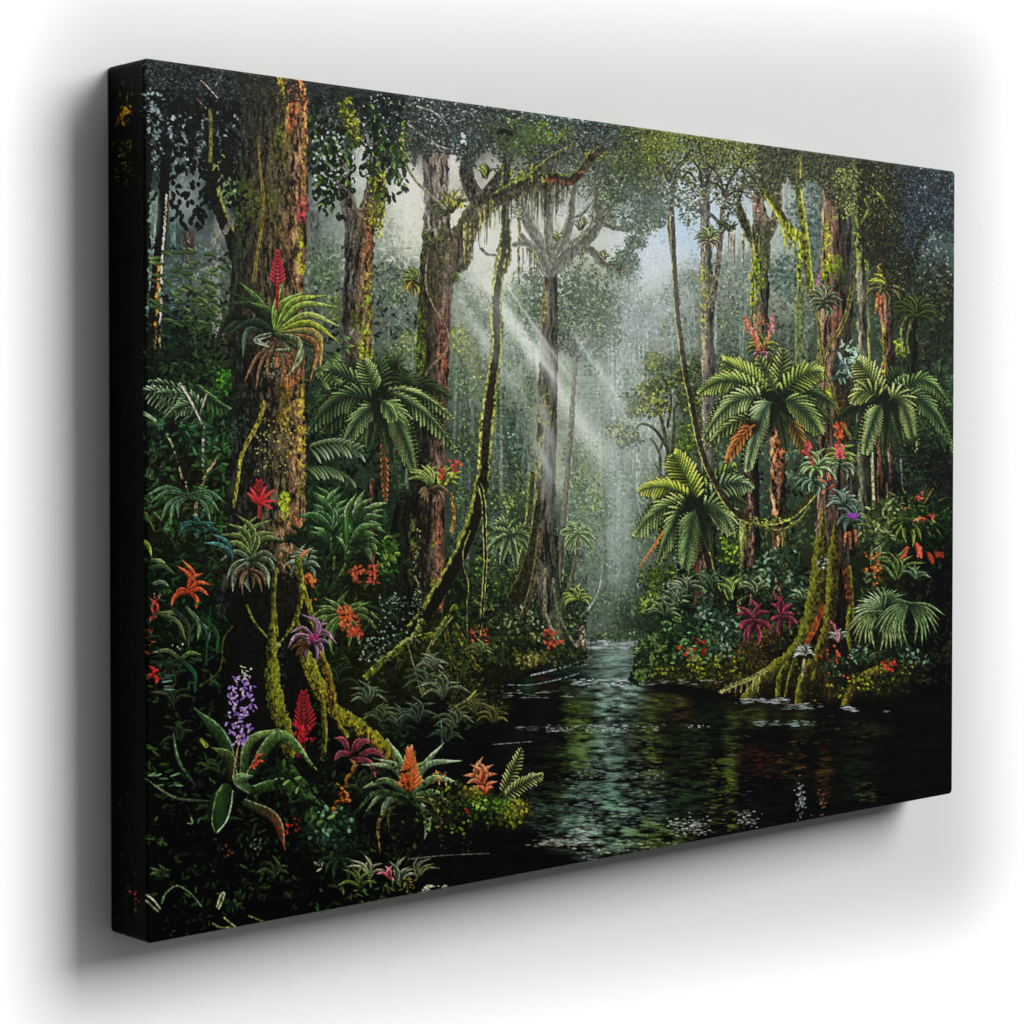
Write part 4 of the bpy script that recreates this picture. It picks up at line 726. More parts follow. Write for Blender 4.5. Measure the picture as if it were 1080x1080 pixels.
stroke([(506,512),(510,530),(511,560),(512,590),(510,620),(508,650),(504,672)],2.4,1.6,'14120a',rim='a8b060',rs=0,rw=.3,jag=.2,n=20)
stroke([(494,560),(487,580),(488,600),(493,615),(491,640),(492,670),(491,690)],1.8,1.,'14120a',rim='9ca050',rs=-1,rw=.4,n=20); stroke([(504,672),(495,695),(485,715),(476,735)],1.2,1,'2c2c18')
stroke([(444,656),(440,668),(428,678),(415,688),(400,700),(386,714)],4.,3.4,'3c4414','4c5418',rim='a4ac48',rs=1,rw=.35,jag=.2,tex=.4)
stroke([(480,640),(470,655),(458,668),(442,672),(430,676)],3.4,3,'3c400f',rim='8c9438',rs=1,rw=.3,tex=.4); stroke([(475,650),(466,662),(455,678),(448,700),(446,730)],2.2,1.4,'3c3c1c',rim='848448',rs=0)
stroke([(480,660),(490,680),(500,700),(506,706)],3.4,2.4,'34300f',rim='6c6c24',rs=0,jag=.2); stroke([(470,665),(475,690),(485,712)],2.4,1.6,'24200c',rim='5c5c24',rs=0)
# ================================================================ plants, left middle
for tx,ty in [(365,505),(376,480),(388,476),(384,497)]: pass
trunk([500,560,600],[386,386,388],[398,398,398],[(0,'1c120a'),(.4,'5c3820'),(.7,'2c1c10'),(1,'0c0a06')],grain=.7,seed=25)
canopy([(400,480,10,30),(385,465,8,20)],160,'0a120a','1c3018','3c5c38',L=(4,8),seed=81)
frond(404,460,407,530,-2,12,7,1.9,'4c2818','a05c3c',rc='5c3020',gap=None,lean=1.)
backfern(400,420,72,13,'142410','3c5830')
F0,F1='34502c','88a470'
frond(396,418,334,390,8,15,15,2.2,'2c482c','6c8c5c',droop=.6)
frond(398,412,384,380,-2,12,13,2.2,'40602c','94b070',droop=.4)
frond(396,424,325,455,20,17,19,2.3,'203c20','5c8050',droop=.9)
frond(398,428,360,474,10,14,18,2.2,'28442c','6c8c5c',droop=.8)
frond(404,416,476,440,12,18,12,2.1,'40602c','98b078',droop=.9)
frond(404,420,480,474,16,19,16,2.2,'3c5c34','88a870',droop=.9)
frond(402,426,436,492,16,20,25,2.5,'34542c','84a46c',droop=.8)
frond(400,420,416,440,2,8,14,2.4,'34542c','7c9c60',droop=.8,gap=None)
for k_,(bx,by,tx,ty,c) in enumerate([(326,472,388,476,'b0bc98'),(322,492,377,505,'98b080')]):
    for i in range(11):
        t=i/10; x=bx+(tx-bx)*t*.8; y=by+(ty-by)*t*.8-6*math.sin(math.pi*t)
        leaf(x,y,.5+.25*U(0,1),20*(1-.25*t),2.,'24401c',hx(c)*U(.75,1.05),bend=.22,tp=.6,k=.5); 
        if k_==0: leaf(x,y,-.9,10,1.8,'2c4820',hx(c)*.8,bend=.3,tp=.6)
for q in [(335,385),(345,375),(350,395),(338,400),(358,350),(350,370),(362,362)]: leaf(q[0],q[1],U(.5,1.4),12,2.2,'24401c','7c9c54',tp=.6); leaf(q[0],q[1]+4,U(-.2,.6),12,2,'1c3818','98ac60',tp=.6)
# broad shoots
def shoot(x0,y0,x1,y1,n,l,w_,c0,c1,rim=None,spread=.75,droop=.3):
    stroke([(x0,y0),((x0+x1)/2+2,(y0+y1)/2),(x1,y1)],1.1,.8,'4c5c28')
    A=math.atan2(y1-y0,x1-x0)
    for i in range(n):
        t=.25+.75*i/n; x=x0+(x1-x0)*t; y=y0+(y1-y0)*t
        for s in (-1,1):
            a=A+s*spread*U(.8,1.15)*(1.2-.7*t); L_=l*U(.8,1.1)
            tx,ty=x+L_*math.cos(a),y+L_*math.sin(a)
            blade(x,y,tx,ty,.2*(1 if tx>x else -1),w_,hx(c0)*U(.7,1.2),hx(c1)*U(.7,1.15),rim=rim,rs=(-1 if tx>x else 1),rb=.6)
shoot(352,600,348,535,7,32,3,'14300f','5c8c4c',rim='90b080'); shoot(358,606,385,545,7,32,3.2,'18340f','7ca060',rim='a8c090')
fan(350,558,11,38,25,160,3,'14300f','4c7c44',rim='84a878'); fan(372,560,9,42,-5,80,3.4,'183810','6c9850',rim='b0c494'); fan(372,572,7,34,-40,40,3,'14300f','5c8444',rim='98b080')
leaf(365,575,-1.6,30,4,'1c4014','3c7028',rib=.4,tp=.5)
fan(362,660,12,36,15,165,2.7,'183010','6c8c40',rim='a8b878'); fan(362,648,12,40,190,350,2.7,'183010','688438',rim='a0ac6c')
for q,c in [((358,648,378,668),'b0502c'),((355,640,372,656),'c04c24'),((368,658,380,672),'b83c28'),((370,598,381,612),'a84830'),((388,596,398,614),'b04434'),((318,605,334,620),'b85c24')]:
    flecks(q,26,c,L=(2.5,5),w=(1.1,2))
fan(322,592,10,18,10,170,2.2,'24401c','90a878',rim='c4ccb0'); fan(320,596,8,18,190,350,2.2,'24402c','90a888',rim='b0b8a0'); leaf(316,588,-.8,13,2,'c06030','e08050')
flecks((325,630,334,634),4,'e07828'); flecks((405,565,415,600),20,'3c6024',L=(6,11),w=(1.4,2.4)); canopy([(408,590,8,24)],160,'10240c','34601c','709438',L=(4,8),seed=82)
fan(452,512,14,24,15,165,2,'3c5820','a4b858',rim='c8d080'); fan(465,512,9,24,5,70,2,'5c7820','b8cc50'); fan(455,516,12,18,190,350,1.8,'241c14','9c7c58'); stroke([(476,520),(479,545),(476,560)],1.4,1.6,'84602c',tex=.4)
flecks((461,494,469,504),22,'b84438',L=(2.5,4),w=(1.2,1.8)); flecks((475,485,485,498),26,'b44834',L=(2.5,4),w=(1.2,1.8)); stroke([(470,510),(478,498)],1.3,1.3,'a0a040')
# small-leaf shrubs
flecks((400,625,445,680),120,'5c7460',L=(1.6,3),w=(.8,1.3),var=.6); flecks((378,672,412,700),70,'64745c',L=(1.6,3),w=(.8,1.3),var=.6)
flecks((282,678,302,726),90,'a8bcb4',L=(1.5,3),w=(.7,1.2),var=.5); flecks((262,655,278,700),14,'8ca0a0',L=(1.5,2.5))
# roots of the big left tree
R_=dict(rim='787a1e',rs=-1,rw=.5,tex=.45,jag=.22,n=20,k=-.35,rb=.85)
trunk([600,700,800],[240,236,240],[318,330,300],[(0,'040503'),(1,'060704')],grain=.5,al=.85,edge=8,jag=4)
stroke([(314,590),(318,620),(314,645),(304,665),(294,678)],3.4,1.,'5c5c1c',**R_); stroke([(318,615),(326,640),(331,662)],3,2,'6c6c20',**R_); stroke([(290,600),(288,630),(291,670)],3,2.4,'2c300f',**R_)
stroke([(260,638),(268,656),(282,672),(292,680)],1.3,1.2,'4c5420',**R_); leaf(288,680,0,8,3.4,'708038','8ca04c'); stroke([(245,660),(235,675),(232,705),(215,720)],.8,.8,'34380f')
stroke([(288,640),(286,675),(287,712)],1.5,8,'34340f','48480f',**R_); stroke([(312,650),(318,680),(326,704)],1.5,7.5,'34340f','4c480f',**R_)
stroke([(286,708),(290,740),(299,765),(306,792)],8,8,'4c500f','48480f',**R_); stroke([(325,700),(332,716),(340,730),(352,748),(372,762),(390,776),(404,788),(414,800)],8,8,'5c5814','5c5010',**R_)
stroke([(338,690),(346,712),(350,735),(352,750)],4,4,'6c4c14','5c3c10',**R_); stroke([(340,740),(342,770),(340,800)],3.,2.6,'3c3c0f',**R_); stroke([(352,750),(358,765),(366,776)],2.4,2,'5c5414',**R_)
fan(330,673,11,27,-20,200,1.8,'5c3448','b88ca4',rim='d4b8c4',bow=.3); fan(330,675,9,24,200,340,1.7,'54304c','a8849c',rim='c8b0bc'); flecks((326,668,335,676),14,'8c1c50',L=(2,4),w=(1,1.6)); fan(324,680,8,20,150,250,1.2,'2c1c10','6c4c20')
redspike(320,794,64,17,'8c1c24'); stroke([(316,795),(318,770)],4,3,'7c1018'); flecks((308,765,330,785),20,'a41c24',L=(4,8),w=(1.1,1.6),ang=(-2.6,-.5))
# flowers far left
def claw(x,y,tips,w_,c0,c1): 
    for tx,ty in tips: blade(x,y,tx,ty,.25*(1 if tx>x else -1),w_,c0,c1,n=8)
claw(199,624,[(192,590),(186,596),(214,604),(222,616),(220,628),(184,626),(206,642),(180,640)],2.3,'7c2410','c85c34')
claw(164,650,[(157,630),(167,630),(158,655)],1.6,'7c2418','b8403c'); flecks((162,625,169,632),5,'c87888'); claw(162,712,[(157,702),(167,706),(155,716),(164,720)],2,'7c1010','c03024'); claw(122,712,[(128,720),(116,706)],1.6,'7c1018','a01c20'); flecks((154,660,160,710),12,'5c3018',L=(3,6))
for bx,by,tx,ty,c in [(168,646,200,660,'84a060'),(166,646,196,676,'5c6c3c'),(196,640,208,675,'6c8c54'),(180,640,198,684,'34442c'),(190,695,212,690,'5c8038'),(190,695,160,688,'5c7040'),(190,695,205,730,'1c5c34'),(160,590,176,600,'84a068'),(158,598,184,605,'4c6c34'),(142,566,160,588,'8c9c30'),(154,590,126,601,'5c6030'),(210,655,218,680,'5c8070'),(212,650,228,690,'204c20'),(162,615,178,618,'6c8c64'),(152,620,150,640,'143c18')]:
    blade(bx,by,tx,ty,.2*(1 if tx>bx else -1),2,hx(c)*.5,c,rim=hx(c)*1.4,rb=.4,n=8)
flecks((160,712,182,735),6,'4c6c5c',L=(8,14),w=(.7,1),ang=(-.15,.1)); flecks((155,560,240,720),60,'1c3c1c',L=(5,11),w=(.8,1.6)); flecks((180,680,192,686),4,'c8d0b0')
stroke([(222,640),(219,670),(217,700)],1,1,'14401c')
fan(263,585,13,42,20,165,2.6,'24380f','7c9450',rim='b0b880',bow=.28); fan(264,590,11,36,185,355,2.6,'24341a','90a078',rim='c0c8a8',bow=.3); fan(262,598,9,30,230,310,1.4,'3c2c1c','8c7058')
redspike(273,545,38,12,'982828'); 
for tx,ty in [(259,520),(262,514),(288,514),(290,526),(288,535),(279,511)]: leaf(274,530,math.atan2(ty-530,tx-274),math.hypot(tx-274,ty-530),1.9,'a81c20','d8484c',bend=.1)
for tx,ty in [(222,562),(215,572),(230,575)]: blade(245,590,tx,ty,-.2,2.4,'143028','4c8078',n=8)
# violet orchid and its leaves
for bx,by,tx,ty,bow,w_,c0,c1 in [(246,820,204,746,-.12,6.5,'0c1c0a','2c5024'),(242,820,222,788,-.3,5,'0c1808','4c6024'),(256,815,294,768,.25,5,'182c0c','688440'),(262,818,334,812,.55,6,'14280c','6c9044'),(262,834,340,850,.2,6,'10240c','4c7834'),(220,845,152,820,.12,1.4,'1c2c14','6c7c54'),(205,828,182,772,.1,1.6,'14240f','6c9064'),(258,846,300,896,.2,5,'1c2c14','6c2c1c'),(238,832,226,878,-.05,9,'143010','143c10'),(262,832,266,818,.9,6,'24401c','5c7c4c')]:
    blade(bx,by,tx,ty,bow,w_,c0,c1,rim='a4b484' if w_>4 else None,rs=-1 if tx>bx else 1,rb=.55,n=14)
leaf(228,834,1.55,44,9.5,'1c3c18','0e2408',rib=.2,tp=.5,k=.5); stroke([(229,834),(225,850),(223,866),(226,877)],.7,.7,'4c7038'); stroke([(245,834),(243,850),(238,866),(228,878)],.7,.7,'8ca878')
stroke([(212,780),(217,786)],1.8,2.4,'989830'); stroke([(245,820),(250,790),(253,775)],.9,.8,'806c44')
for _ in range(110):
    t=U(0,1); y=712+t*72; hwid=4+11*math.sin(math.pi*min(1,t*.8+.12)); x=255+U(-1,1)*hwid-3*t
    c=rng.choice(['8c64b4','a880cc','7450a0','b898d4','c0a0c8']); leaf(x,y,U(0,6.28),U(3,6),U(.9,1.6),hx(c)*.75,c,tp=.5)
flecks((255,702,264,716),14,'c8b898',L=(2,4))
claw(270,806,[(277,794),(278,803),(265,810),(268,811)],1.6,'a02c14','e05838'); claw(362,845,[(354,826),(362,832),(352,852),(370,846),(364,828)],2,'b04c10','f08828'); claw(357,850,[(350,862)],2.2,'c06010','f08020')
for q in [(346,770),(330,790),(352,780)]: pass
for bx,by,tx,ty in [(366,790,352,778),(372,792,388,780),(368,795,352,802),(376,790,392,782),(380,796,406,800),(372,800,396,820)]: blade(bx,by,tx,ty,.25*(1 if tx>bx else -1),3,'48141c','8c3c48',rim='b07880',rb=.4,n=8)
claw(372,815,[(368,800),(366,830),(378,806)],2,'4c3410','a07030')
# the bright rosette in front
for tx,ty,c1,w_ in [(380,806,'9cb480',3),(392,799,'a0b888',2.6),(408,779,'8cb07c',3.6),(468,783,'94b084',3.2),(487,802,'98b48c',3.4),(489,829,'98b078',3.6),(478,855,'90ac70',4),(447,885,'98b494',4),(400,862,'8ca888',4),(379,832,'90a470',3.4),(385,856,'a0ac80',3),(466,868,'b0a050',3),(400,900,'8c6434',2),(410,880,'5c4020',1.6),(372,860,'5c7848',2.4),(454,800,'6c8c50',3),(440,812,'88a870',3)]:
    b=.26 if tx>432 else -.26
    if ty<790: b*=.3
    blade(432,842,tx,ty,b,w_,'1c340f',c1,rim=hx(c1)*1.2,rs=(-1 if tx>432 else 1),rb=.6,n=12)
for i in range(22):
    t=i/22; y=834-t*42; s=1 if i%2 else -1; l=17*(1-t*.5)
    leaf(432+s*.6,y,-1.57+s*(.95-.7*t)+U(-.1,.1),l,2.8*(1-.3*t),'b84414','f09050' if t<.85 else 'e8a068',bend=-s*.1,tp=.5,k=.3)
for i in range(8): leaf(430,822+i*2,-1.57+(1 if i%2 else -1)*U(.5,.9),10,2.4,'902c0c','e06828',tp=.5)
# mossy point with ferns
canopy([(500,850,40,14),(530,862,26,12),(480,840,26,14),(545,858,12,12),(470,865,30,14)],1100,'080c04','2c3c0c','6c8020',L=(2.5,5),w=(1.1,2),seed=90)
canopy([(515,848,20,9),(540,850,10,8)],260,'1c300c','4c7c1c','90b040',L=(3,5),seed=91); canopy([(545,852,12,8),(500,835,14,6)],160,'3c3410','7c741c','b0a030',L=(2,4),seed=92)
claw(508,828,[(509,798),(496,806),(488,818),(520,806),(524,816),(503,802),(492,826)],2.4,'7c3018','d88458'); claw(512,836,[(500,830),(524,824),(520,830)],2,'902c14','e07850'); flecks((456,812,472,826),14,'b07c40',L=(3,5)); flecks((488,852,496,860),8,'a82818')
frond(528,838,549,790,-2,14,10,1.5,'34481c','9cac70',gap=None); frond(530,842,571,817,3,14,11,1.5,'34481c','a4b47c',gap=None)
canopy([(400,850,60,40),(350,880,40,30),(330,830,30,40)],500,'040603','0c1408','1c2c14',L=(4,8),w=(1,2),al=.7,seed=93)
# lower shrubs
canopy([(350,880,14,20),(335,870,14,16),(360,865,12,14)],220,'0c1c10','24482c','68946c',L=(4,8),w=(1.4,2.6),seed=94); canopy([(332,868,12,14),(300,820,16,14),(310,830,20,8)],110,'0c1c0a','2c501c','6c9444',L=(6,11),w=(1.6,3),seed=95)
flecks((300,862,318,880),12,'a02820',L=(2,4)); flecks((250,870,300,930),40,'1c2c14',L=(2,5)); flecks((380,870,500,900),50,'3c2c10',L=(1.5,3),al=.7); flecks((330,905,342,918),5,'a0a088',L=(3,7),w=(.6,1)); flecks((262,884,275,900),12,'4c6444',L=(2,4))
fan(358,905,8,26,200,320,1.6,'0c1c0c','2c4c28'); flecks((150,800,200,870),20,'0c1c10',L=(3,7)); flecks((155,818,185,830),8,'50744c',L=(6,12),w=(.7,1.1),ang=(-.5,.1)); flecks((200,868,208,874),3,'6c8c5c',L=(6,8)); flecks((234,890,246,904),8,'5c2c14',L=(2,4))
for q in [([(155,944),(162,950),(168,958)],'90987c'),([(154,950),(160,956),(166,961)],'a09470'),([(170,952),(174,942),(186,934),(200,942),(212,956)],'4c6440'),([(228,956),(232,944),(236,942),(233,952),(230,958)],'8c9468'),([(236,968),(248,978)],'8c9058'),([(224,974),(232,978),(244,978)],'6c6c44'),([(262,966),(280,973)],'4c6430')]: stroke(q[0],.9,.8,q[1])
flecks((130,940,150,954),8,'8c3040',L=(1.5,3),w=(.7,1)); flecks((170,945,250,985),34,'142c14',L=(4,8)); flecks((115,780,140,1000),10,'1c2410',L=(2,4),al=.5)
fan(388,925,9,26,25,155,1.4,'3c4428','a8a888'); claw(410,926,[(405,913),(413,913),(414,930),(396,922)],1.5,'7c2430','e08088'); fan(420,930,9,26,15,110,1.5,'2c3c20','98a080'); fan(378,935,9,24,10,170,1.4,'24380f','708038'); fan(440,925,7,24,20,90,1,'3c4420','6c7050'); flecks((425,925,437,938),14,'6c6024',L=(3,5))
flecks((360,930,440,950),40,'3c5020',L=(3,8),w=(.7,1.3)); flecks((440,934,478,942),34,'c0c4a4',L=(1.5,5),w=(.6,1),ang=(-.25,.1))
stroke([(430,906),(470,902),(515,900)],.5,.4,'4c4c48'); stroke([(520,785),(560,782)],.5,.4,'5c6460')
# left bank in the middle
canopy([(505,728,28,10),(480,720,20,14),(520,745,16,8),(490,745,20,10)],420,'0c0e06','30340f','5c5c24',L=(2.5,5),seed=96)
mass(385,640,520,770,500,L=(4,8),lo=0,hi=2.2,tint=['1c2c14','24381c'],ta=.5,al=.7)
for (x,y,R,c) in [(450,725,26,'5c7450'),(466,735,30,'7c8c60'),(480,765,24,'6c7c54'),(420,765,24,'485c40'),(388,740,24,'6c8458'),(440,760,26,'4c6048'),(400,760,20,'5c7040'),(455,705,18,'8c9c74'),(500,750,22,'6c6c38'),(505,690,17,'7c8c48'),(520,760,18,'6c6c30'),(470,780,20,'3c5030')]:
    fan(x,y,14,R,0,180,1.4,hx(c)*.35,c,rim=hx(c)*1.3,rb=.4,bow=.3)
stroke([(428,672),(445,735)],.7,.6,'5c5c38'); stroke([(480,745),(492,738),(502,728)],1,.8,'6c7438')
stroke([(465,762),(466,790)],.7,.7,'4c6468',al=.7)
# ================================================================ top canopy, painted last
def topfol(x0,x1,d,n,cols,L=(2,4.2),w=(.6,1.2),al=.85,p=1.4):
    for _ in range(n):
        x=U(x0,x1); t=_tb(x)[0]; dd=d(x) if callable(d) else d
        edge=float(T3[int(x*2.2)%TN,77]); y=t+dd*(U(0,1)**p)*(.75+.7*edge)
        c=hx(rng.choice(cols))*U(.55,1.3); leaf(x,y,U(0,6.28),U(*L),U(*w),c*.7,c,bend=U(-.3,.3),al=al,k=.3)
trunk([55,75,95],[153,153,153],[250,250,250],[(0,'141a1e'),(1,'20262a')],grain=.3,al=.7,edge=3)
topfol(153,250,90,2600,['0a0e0c','12180f','1c241c','242c28','343e3c','0c120c'],L=(3,7),w=(1,2)); topfol(153,252,34,900,['2c3638','20282c','3c464c','485458','141a1c'])
flecks((156,62,250,95),70,'5c6870',L=(1.5,3.5),w=(.4,.8),al=.7)
for q in [((154,95,172,150),60),((178,118,200,165),50),((205,120,220,165),26),((228,120,252,165),34),((160,150,172,180),18),((180,165,215,200),26)]: flecks(q[0],q[1],'7c8a8c',L=(2.5,5),w=(1,1.9),var=.3)
for a in [(158,108,168,118,'9cacb4'),(161,122,167,130,'8494a0'),(180,120,184,128,'b0bcc4'),(179,130,184,138,'9cb4c0'),(191,132,196,142,'b4c4cc'),(228,138,236,148,'a0a0a8'),(183,165,196,178,'a4a8a8')]: flecks(a[:4],6,hx(a[4])*.85,L=(3,6),w=(1.4,2.4))
for _ in range(330):
    x=U(178,252);y=U(100,238)
    if y>215 and not(182<x<216): continue
    c=rng.choice(['080c08','0c120c','10180f','060806']); leaf(x,y,U(.6,2.5),U(6,11),U(1.5,2.7),c,c,tp=.55)
for _ in range(60): leaf(U(154,176),U(100,215),U(0,6),U(5,10),U(1,2.2),'080a06','0c100a')
stroke([(213,85),(222,94),(230,103)],.8,.6,'988c78'); stroke([(208,104),(218,114)],.7,.5,'6c6450'); stroke([(228,90),(236,76)],.9,.5,'5c6060')
stroke([(222,116),(223,140),(222,170)],1.6,2,'6c6830',al=.8)
topfol(250,328,26,800,['2c2c26','3c3a30','24261f','484638','1c1f1c'],p=1.2); stroke([(318,85),(322,110),(324,150)],2.4,1.4,'a05c34',tex=.5,jag=.4); stroke([(295,80),(299,100)],2.5,2,'7c6c24',tex=.5,jag=.4)
# leafy boughs, x 325..430
topfol(326,446,58,3300,['1c2428','262e30','30383a','14190f','1c2618','3c4848'],L=(2.5,5)); 
for _ in range(1500):
    x=U(326,428); y=U(100,236)
    bot=np.interp(x,[326,345,362,378,395,415,428],[205,225,232,190,205,212,200])
    if y>bot or (372<x<386 and y>150 and rng.random()<.75) or (358<x<368 and y>205 and rng.random()<.5): continue
    if float(T3[int(y*3.3)%TN,int(x*3.3)%TN])<.36: continue
    c=hx(rng.choice(['0a100a','10180e','162214','1c2c18','0c120f','243c1c'])); 
    if rng.random()<.12: c=hx(rng.choice(['48702c','6c9038','386028']))
    leaf(x,y,U(.7,2.6),U(5,9),U(1.3,2.2),c*.8,c*1.2,tp=.55)
flecks((330,130,365,200),60,'b8c4bc',L=(2,4.5),w=(.7,1.3)); flecks((372,125,392,190),22,'ccd0c8',L=(2,4.5),w=(.9,1.5)); flecks((366,100,425,150),50,'98a8b0',L=(1.5,3),w=(.5,.9))
canopy([(365,112,6,16),(370,125,8,12),(375,140,8,16)],160,'3c4414','787c24','b0b038',L=(3,6),w=(.8,1.4),seed=97); canopy([(432,145,10,10),(425,155,8,14)],150,'34441c','6c8430','bcc460',L=(3,5),seed=98)
canopy([(398,208,8,24),(394,230,6,14)],140,'3c4018','7c7c28','b0a838',L=(3,6),w=(.7,1.2),seed=99)
# centre canopy
topfol(428,700,lambda x:np.interp(x,[428,480,520,560,600,660,700],[62,46,50,56,62,56,40]),9500,['3c4644','4c5a56','2e3830','5c6a62','242c26','707c72','4a5648','303a34'],L=(2,4.6),w=(.7,1.4))
topfol(520,700,lambda x:80,1500,['404c44','546052','6c7864','303c34'],L=(2,4.2),w=(.7,1.3),p=.8,al=.8)
canopy([(555,138,34,14),(545,150,20,12),(580,140,20,12)],700,'3c5028','6c8c30','a4b43c',L=(1.8,3.4),w=(.6,1.1),seed=100,holes=.35)
canopy([(640,165,30,8),(655,172,26,7)],360,'4c6034','7c9038','a4ac40',L=(1.8,3.4),w=(.6,1.1),seed=101,holes=.3)
flecks((430,100,700,128),150,'b4bcc0',L=(1.4,3.4),w=(.5,1.1),al=.8); flecks((430,105,700,160),170,'98a49c',L=(1.4,3.2),w=(.5,1.),al=.7); flecks((560,118,680,140),60,'8cacdc',L=(1.4,3),w=(.4,.9),al=.8)
for q in [([(430,130),(445,142),(458,150),(466,160)],'8c8474'),([(440,112),(458,118),(470,130),(474,140)],'7c8480'),([(452,150),(470,156)],'a0a090'),([(500,128),(520,135),(545,140)],'34382c')]: stroke(q[0],1.,.6,q[1])
stroke([(526,140),(533,138),(540,142)],2.4,2,'15160f')
for c in [(447,478,150,172)]: pass
flecks((672,128,692,150),24,'c4ccd8',L=(2,4),w=(.9,1.6)); flecks((486,140,494,150),10,'e0e4e4',L=(3,5),w=(1,1.8))
# right canopy: yellow green with sky showing through
topfol(672,905,lambda x:np.interp(x,[672,700,760,800,860,905],[56,64,70,46,36,44]),6200,['40482a','545e36','6a7640','2e3422','788450','5c603c'],L=(2,4.4),w=(.7,1.4))
topfol(690,800,lambda x:72,420,['c4ccc8','b0bcc0','d0d8dc'],L=(1.6,3.2),w=(.6,1.2),p=.6,al=.8)
topfol(690,860,lambda x:34,900,['8c9c40','a0ac48','7c8c38','98a850'],L=(1.8,3.2),w=(.6,1.2),al=.85)
canopy([(682,145,9,12),(686,165,8,14),(700,150,14,10)],360,'5c6c28','8ca03c','bcc858',L=(2,4),w=(.7,1.3),seed=102)
for p in [[(704,190),(700,178),(692,168)],[(706,192),(712,178),(722,168),(728,160)],[(741,196),(738,180),(730,168)],[(744,196),(750,180),(756,168)],[(764,206),(760,190),(752,178),(744,172)],[(764,206),(770,190),(780,176),(786,166)],[(762,200),(756,194),(746,192)],[(796,190),(788,180),(776,174)],[(706,180),(700,184),(694,180)],[(720,188),(726,182),(734,190)],[(766,208),(776,202),(790,204)]]: stroke(p,1.6,.8,'34362a',rim='6c6c54',rs=1,rw=.2)
topfol(800,940,lambda x:np.interp(x,[800,850,870,900,940],[36,32,40,56,62]),4300,['3c4032','4c5240','5c6248','2c3022','707654'],L=(2,4.2),w=(.7,1.3))
flecks((880,178,930,230),260,'7c8c44',L=(2,3.6),w=(.7,1.2),al=.85); flecks((915,185,945,235),170,'6c7030',L=(2,3.8),w=(.6,1.1),al=.85)
topfol(905,1007,lambda x:np.interp(x,[905,940,965,1007],[90,110,80,50]),4200,['1c1f12','2c301c','3a3e22','24281a','141810'],L=(2,4.2),w=(.7,1.4),p=.8,al=.85)
topfol(955,1007,60,2200,['28323a','36424a','44525c','58666e','20282e'],L=(2,4.),w=(.7,1.3),p=.8); flecks((966,178,1006,235),50,'7888a0',L=(1.2,3),w=(.5,1),al=.8)
for p in [[(905,240),(900,225),(896,212)],[(908,235),(915,222),(912,210)],[(932,212),(924,202),(918,196)]]: stroke(p,1.4,.8,'6c7034')
stroke([(843,166),(842,186)],2.6,2.8,'5c5c30',rim='9c9c4c',rs=-1)
# the pale tree's crown, open against the light
for g in [(600,220,16,28,'d8dcd4',.6),(618,212,12,16,'ccd2ce',.5),(562,232,14,24,'d8dccf',.5),(640,250,18,12,'ccd4d4',.5),(655,195,10,8,'b8c2c0',.4)]: glow(*g)
for p_,w0,w1 in [([(580,285),(570,258),(558,238),(549,216)],7,4.5),([(582,280),(578,250),(580,222),(583,192),(588,172)],5,2.6),([(587,275),(596,254),(602,232),(604,206),(610,186)],5.2,2.4),([(589,280),(602,266),(618,254),(629,240),(632,220),(628,196),(634,172)],8,3),
    ([(630,238),(640,226),(648,214),(656,206)],3.6,1.6),([(631,232),(646,240),(662,242),(676,233),(686,226)],2.6,1),([(612,264),(624,264),(632,273),(640,280),(652,279),(664,274)],4.4,2.2),([(577,280),(566,264),(554,256),(542,258)],4.6,2.4),
    ([(604,206),(596,192),(592,180)],1.8,.9),([(630,200),(620,190),(612,188)],1.8,.9),([(633,178),(644,168),(656,164)],2,.9),([(602,230),(614,226),(624,214)],1.5,.8),([(558,238),(552,228),(556,214)],1.6,.9)]:
    stroke(p_,w0,w1,'585a50',rim='8a8c70',rs=-1,rw=.22,tex=.14,k=.3,jag=.1)
canopy([(646,196,18,12),(668,206,20,14),(684,220,14,12),(694,230,9,9),(676,240,15,7),(655,172,22,10),(640,210,8,7),(690,204,10,12),(670,184,16,10)],2300,'38463a','566a52','8c9c74',L=(1.8,3.4),w=(.8,1.3),seed=110,holes=.34,fill=.5)
canopy([(612,176,16,9),(596,184,10,8),(560,206,8,6),(588,212,6,5),(618,204,7,5),(545,224,7,8)],520,'4c584a','6c7c64','9aa888',L=(1.8,3.2),w=(.7,1.2),seed=111,holes=.35,fill=.35)
canopy([(664,272,10,9),(656,282,8,5)],260,'38463a','566a52','80906c',L=(1.8,3.2),w=(.8,1.3),seed=112)
strands(640,664,281,9,18,'5c5c44',.8); strands(600,618,264,6,16,'5c5c44',.7,.8); strands(548,576,264,9,26,'6c7048',.8,.8)
# the mossy limb, arching right to a rust-coloured elbow
stroke([(528,208),(545,198),(563,192),(582,188),(600,190),(612,182),(622,168),(634,158)],8.5,4,'2e2c22','3c3428',rim='74803a',rs=-1,rw=.22,tex=.3,k=.3,jag=.1,n=26)
stroke([(578,190),(592,193),(604,192),(614,182)],3.6,2.6,'5c3420','4c3424',tex=.4,jag=.3,al=.85)
stroke([(558,190),(570,178),(582,168),(598,158)],5,3.4,'34342a','4c4c40',rim='848c44',rs=-1,rw=.28,tex=.3,jag=.1)
flecks((540,182,580,192),30,'8c9444',L=(1.8,3.4),w=(.8,1.3)); strands(536,600,200,30,38,'3c3c28',.8,.9,slope=-.12)
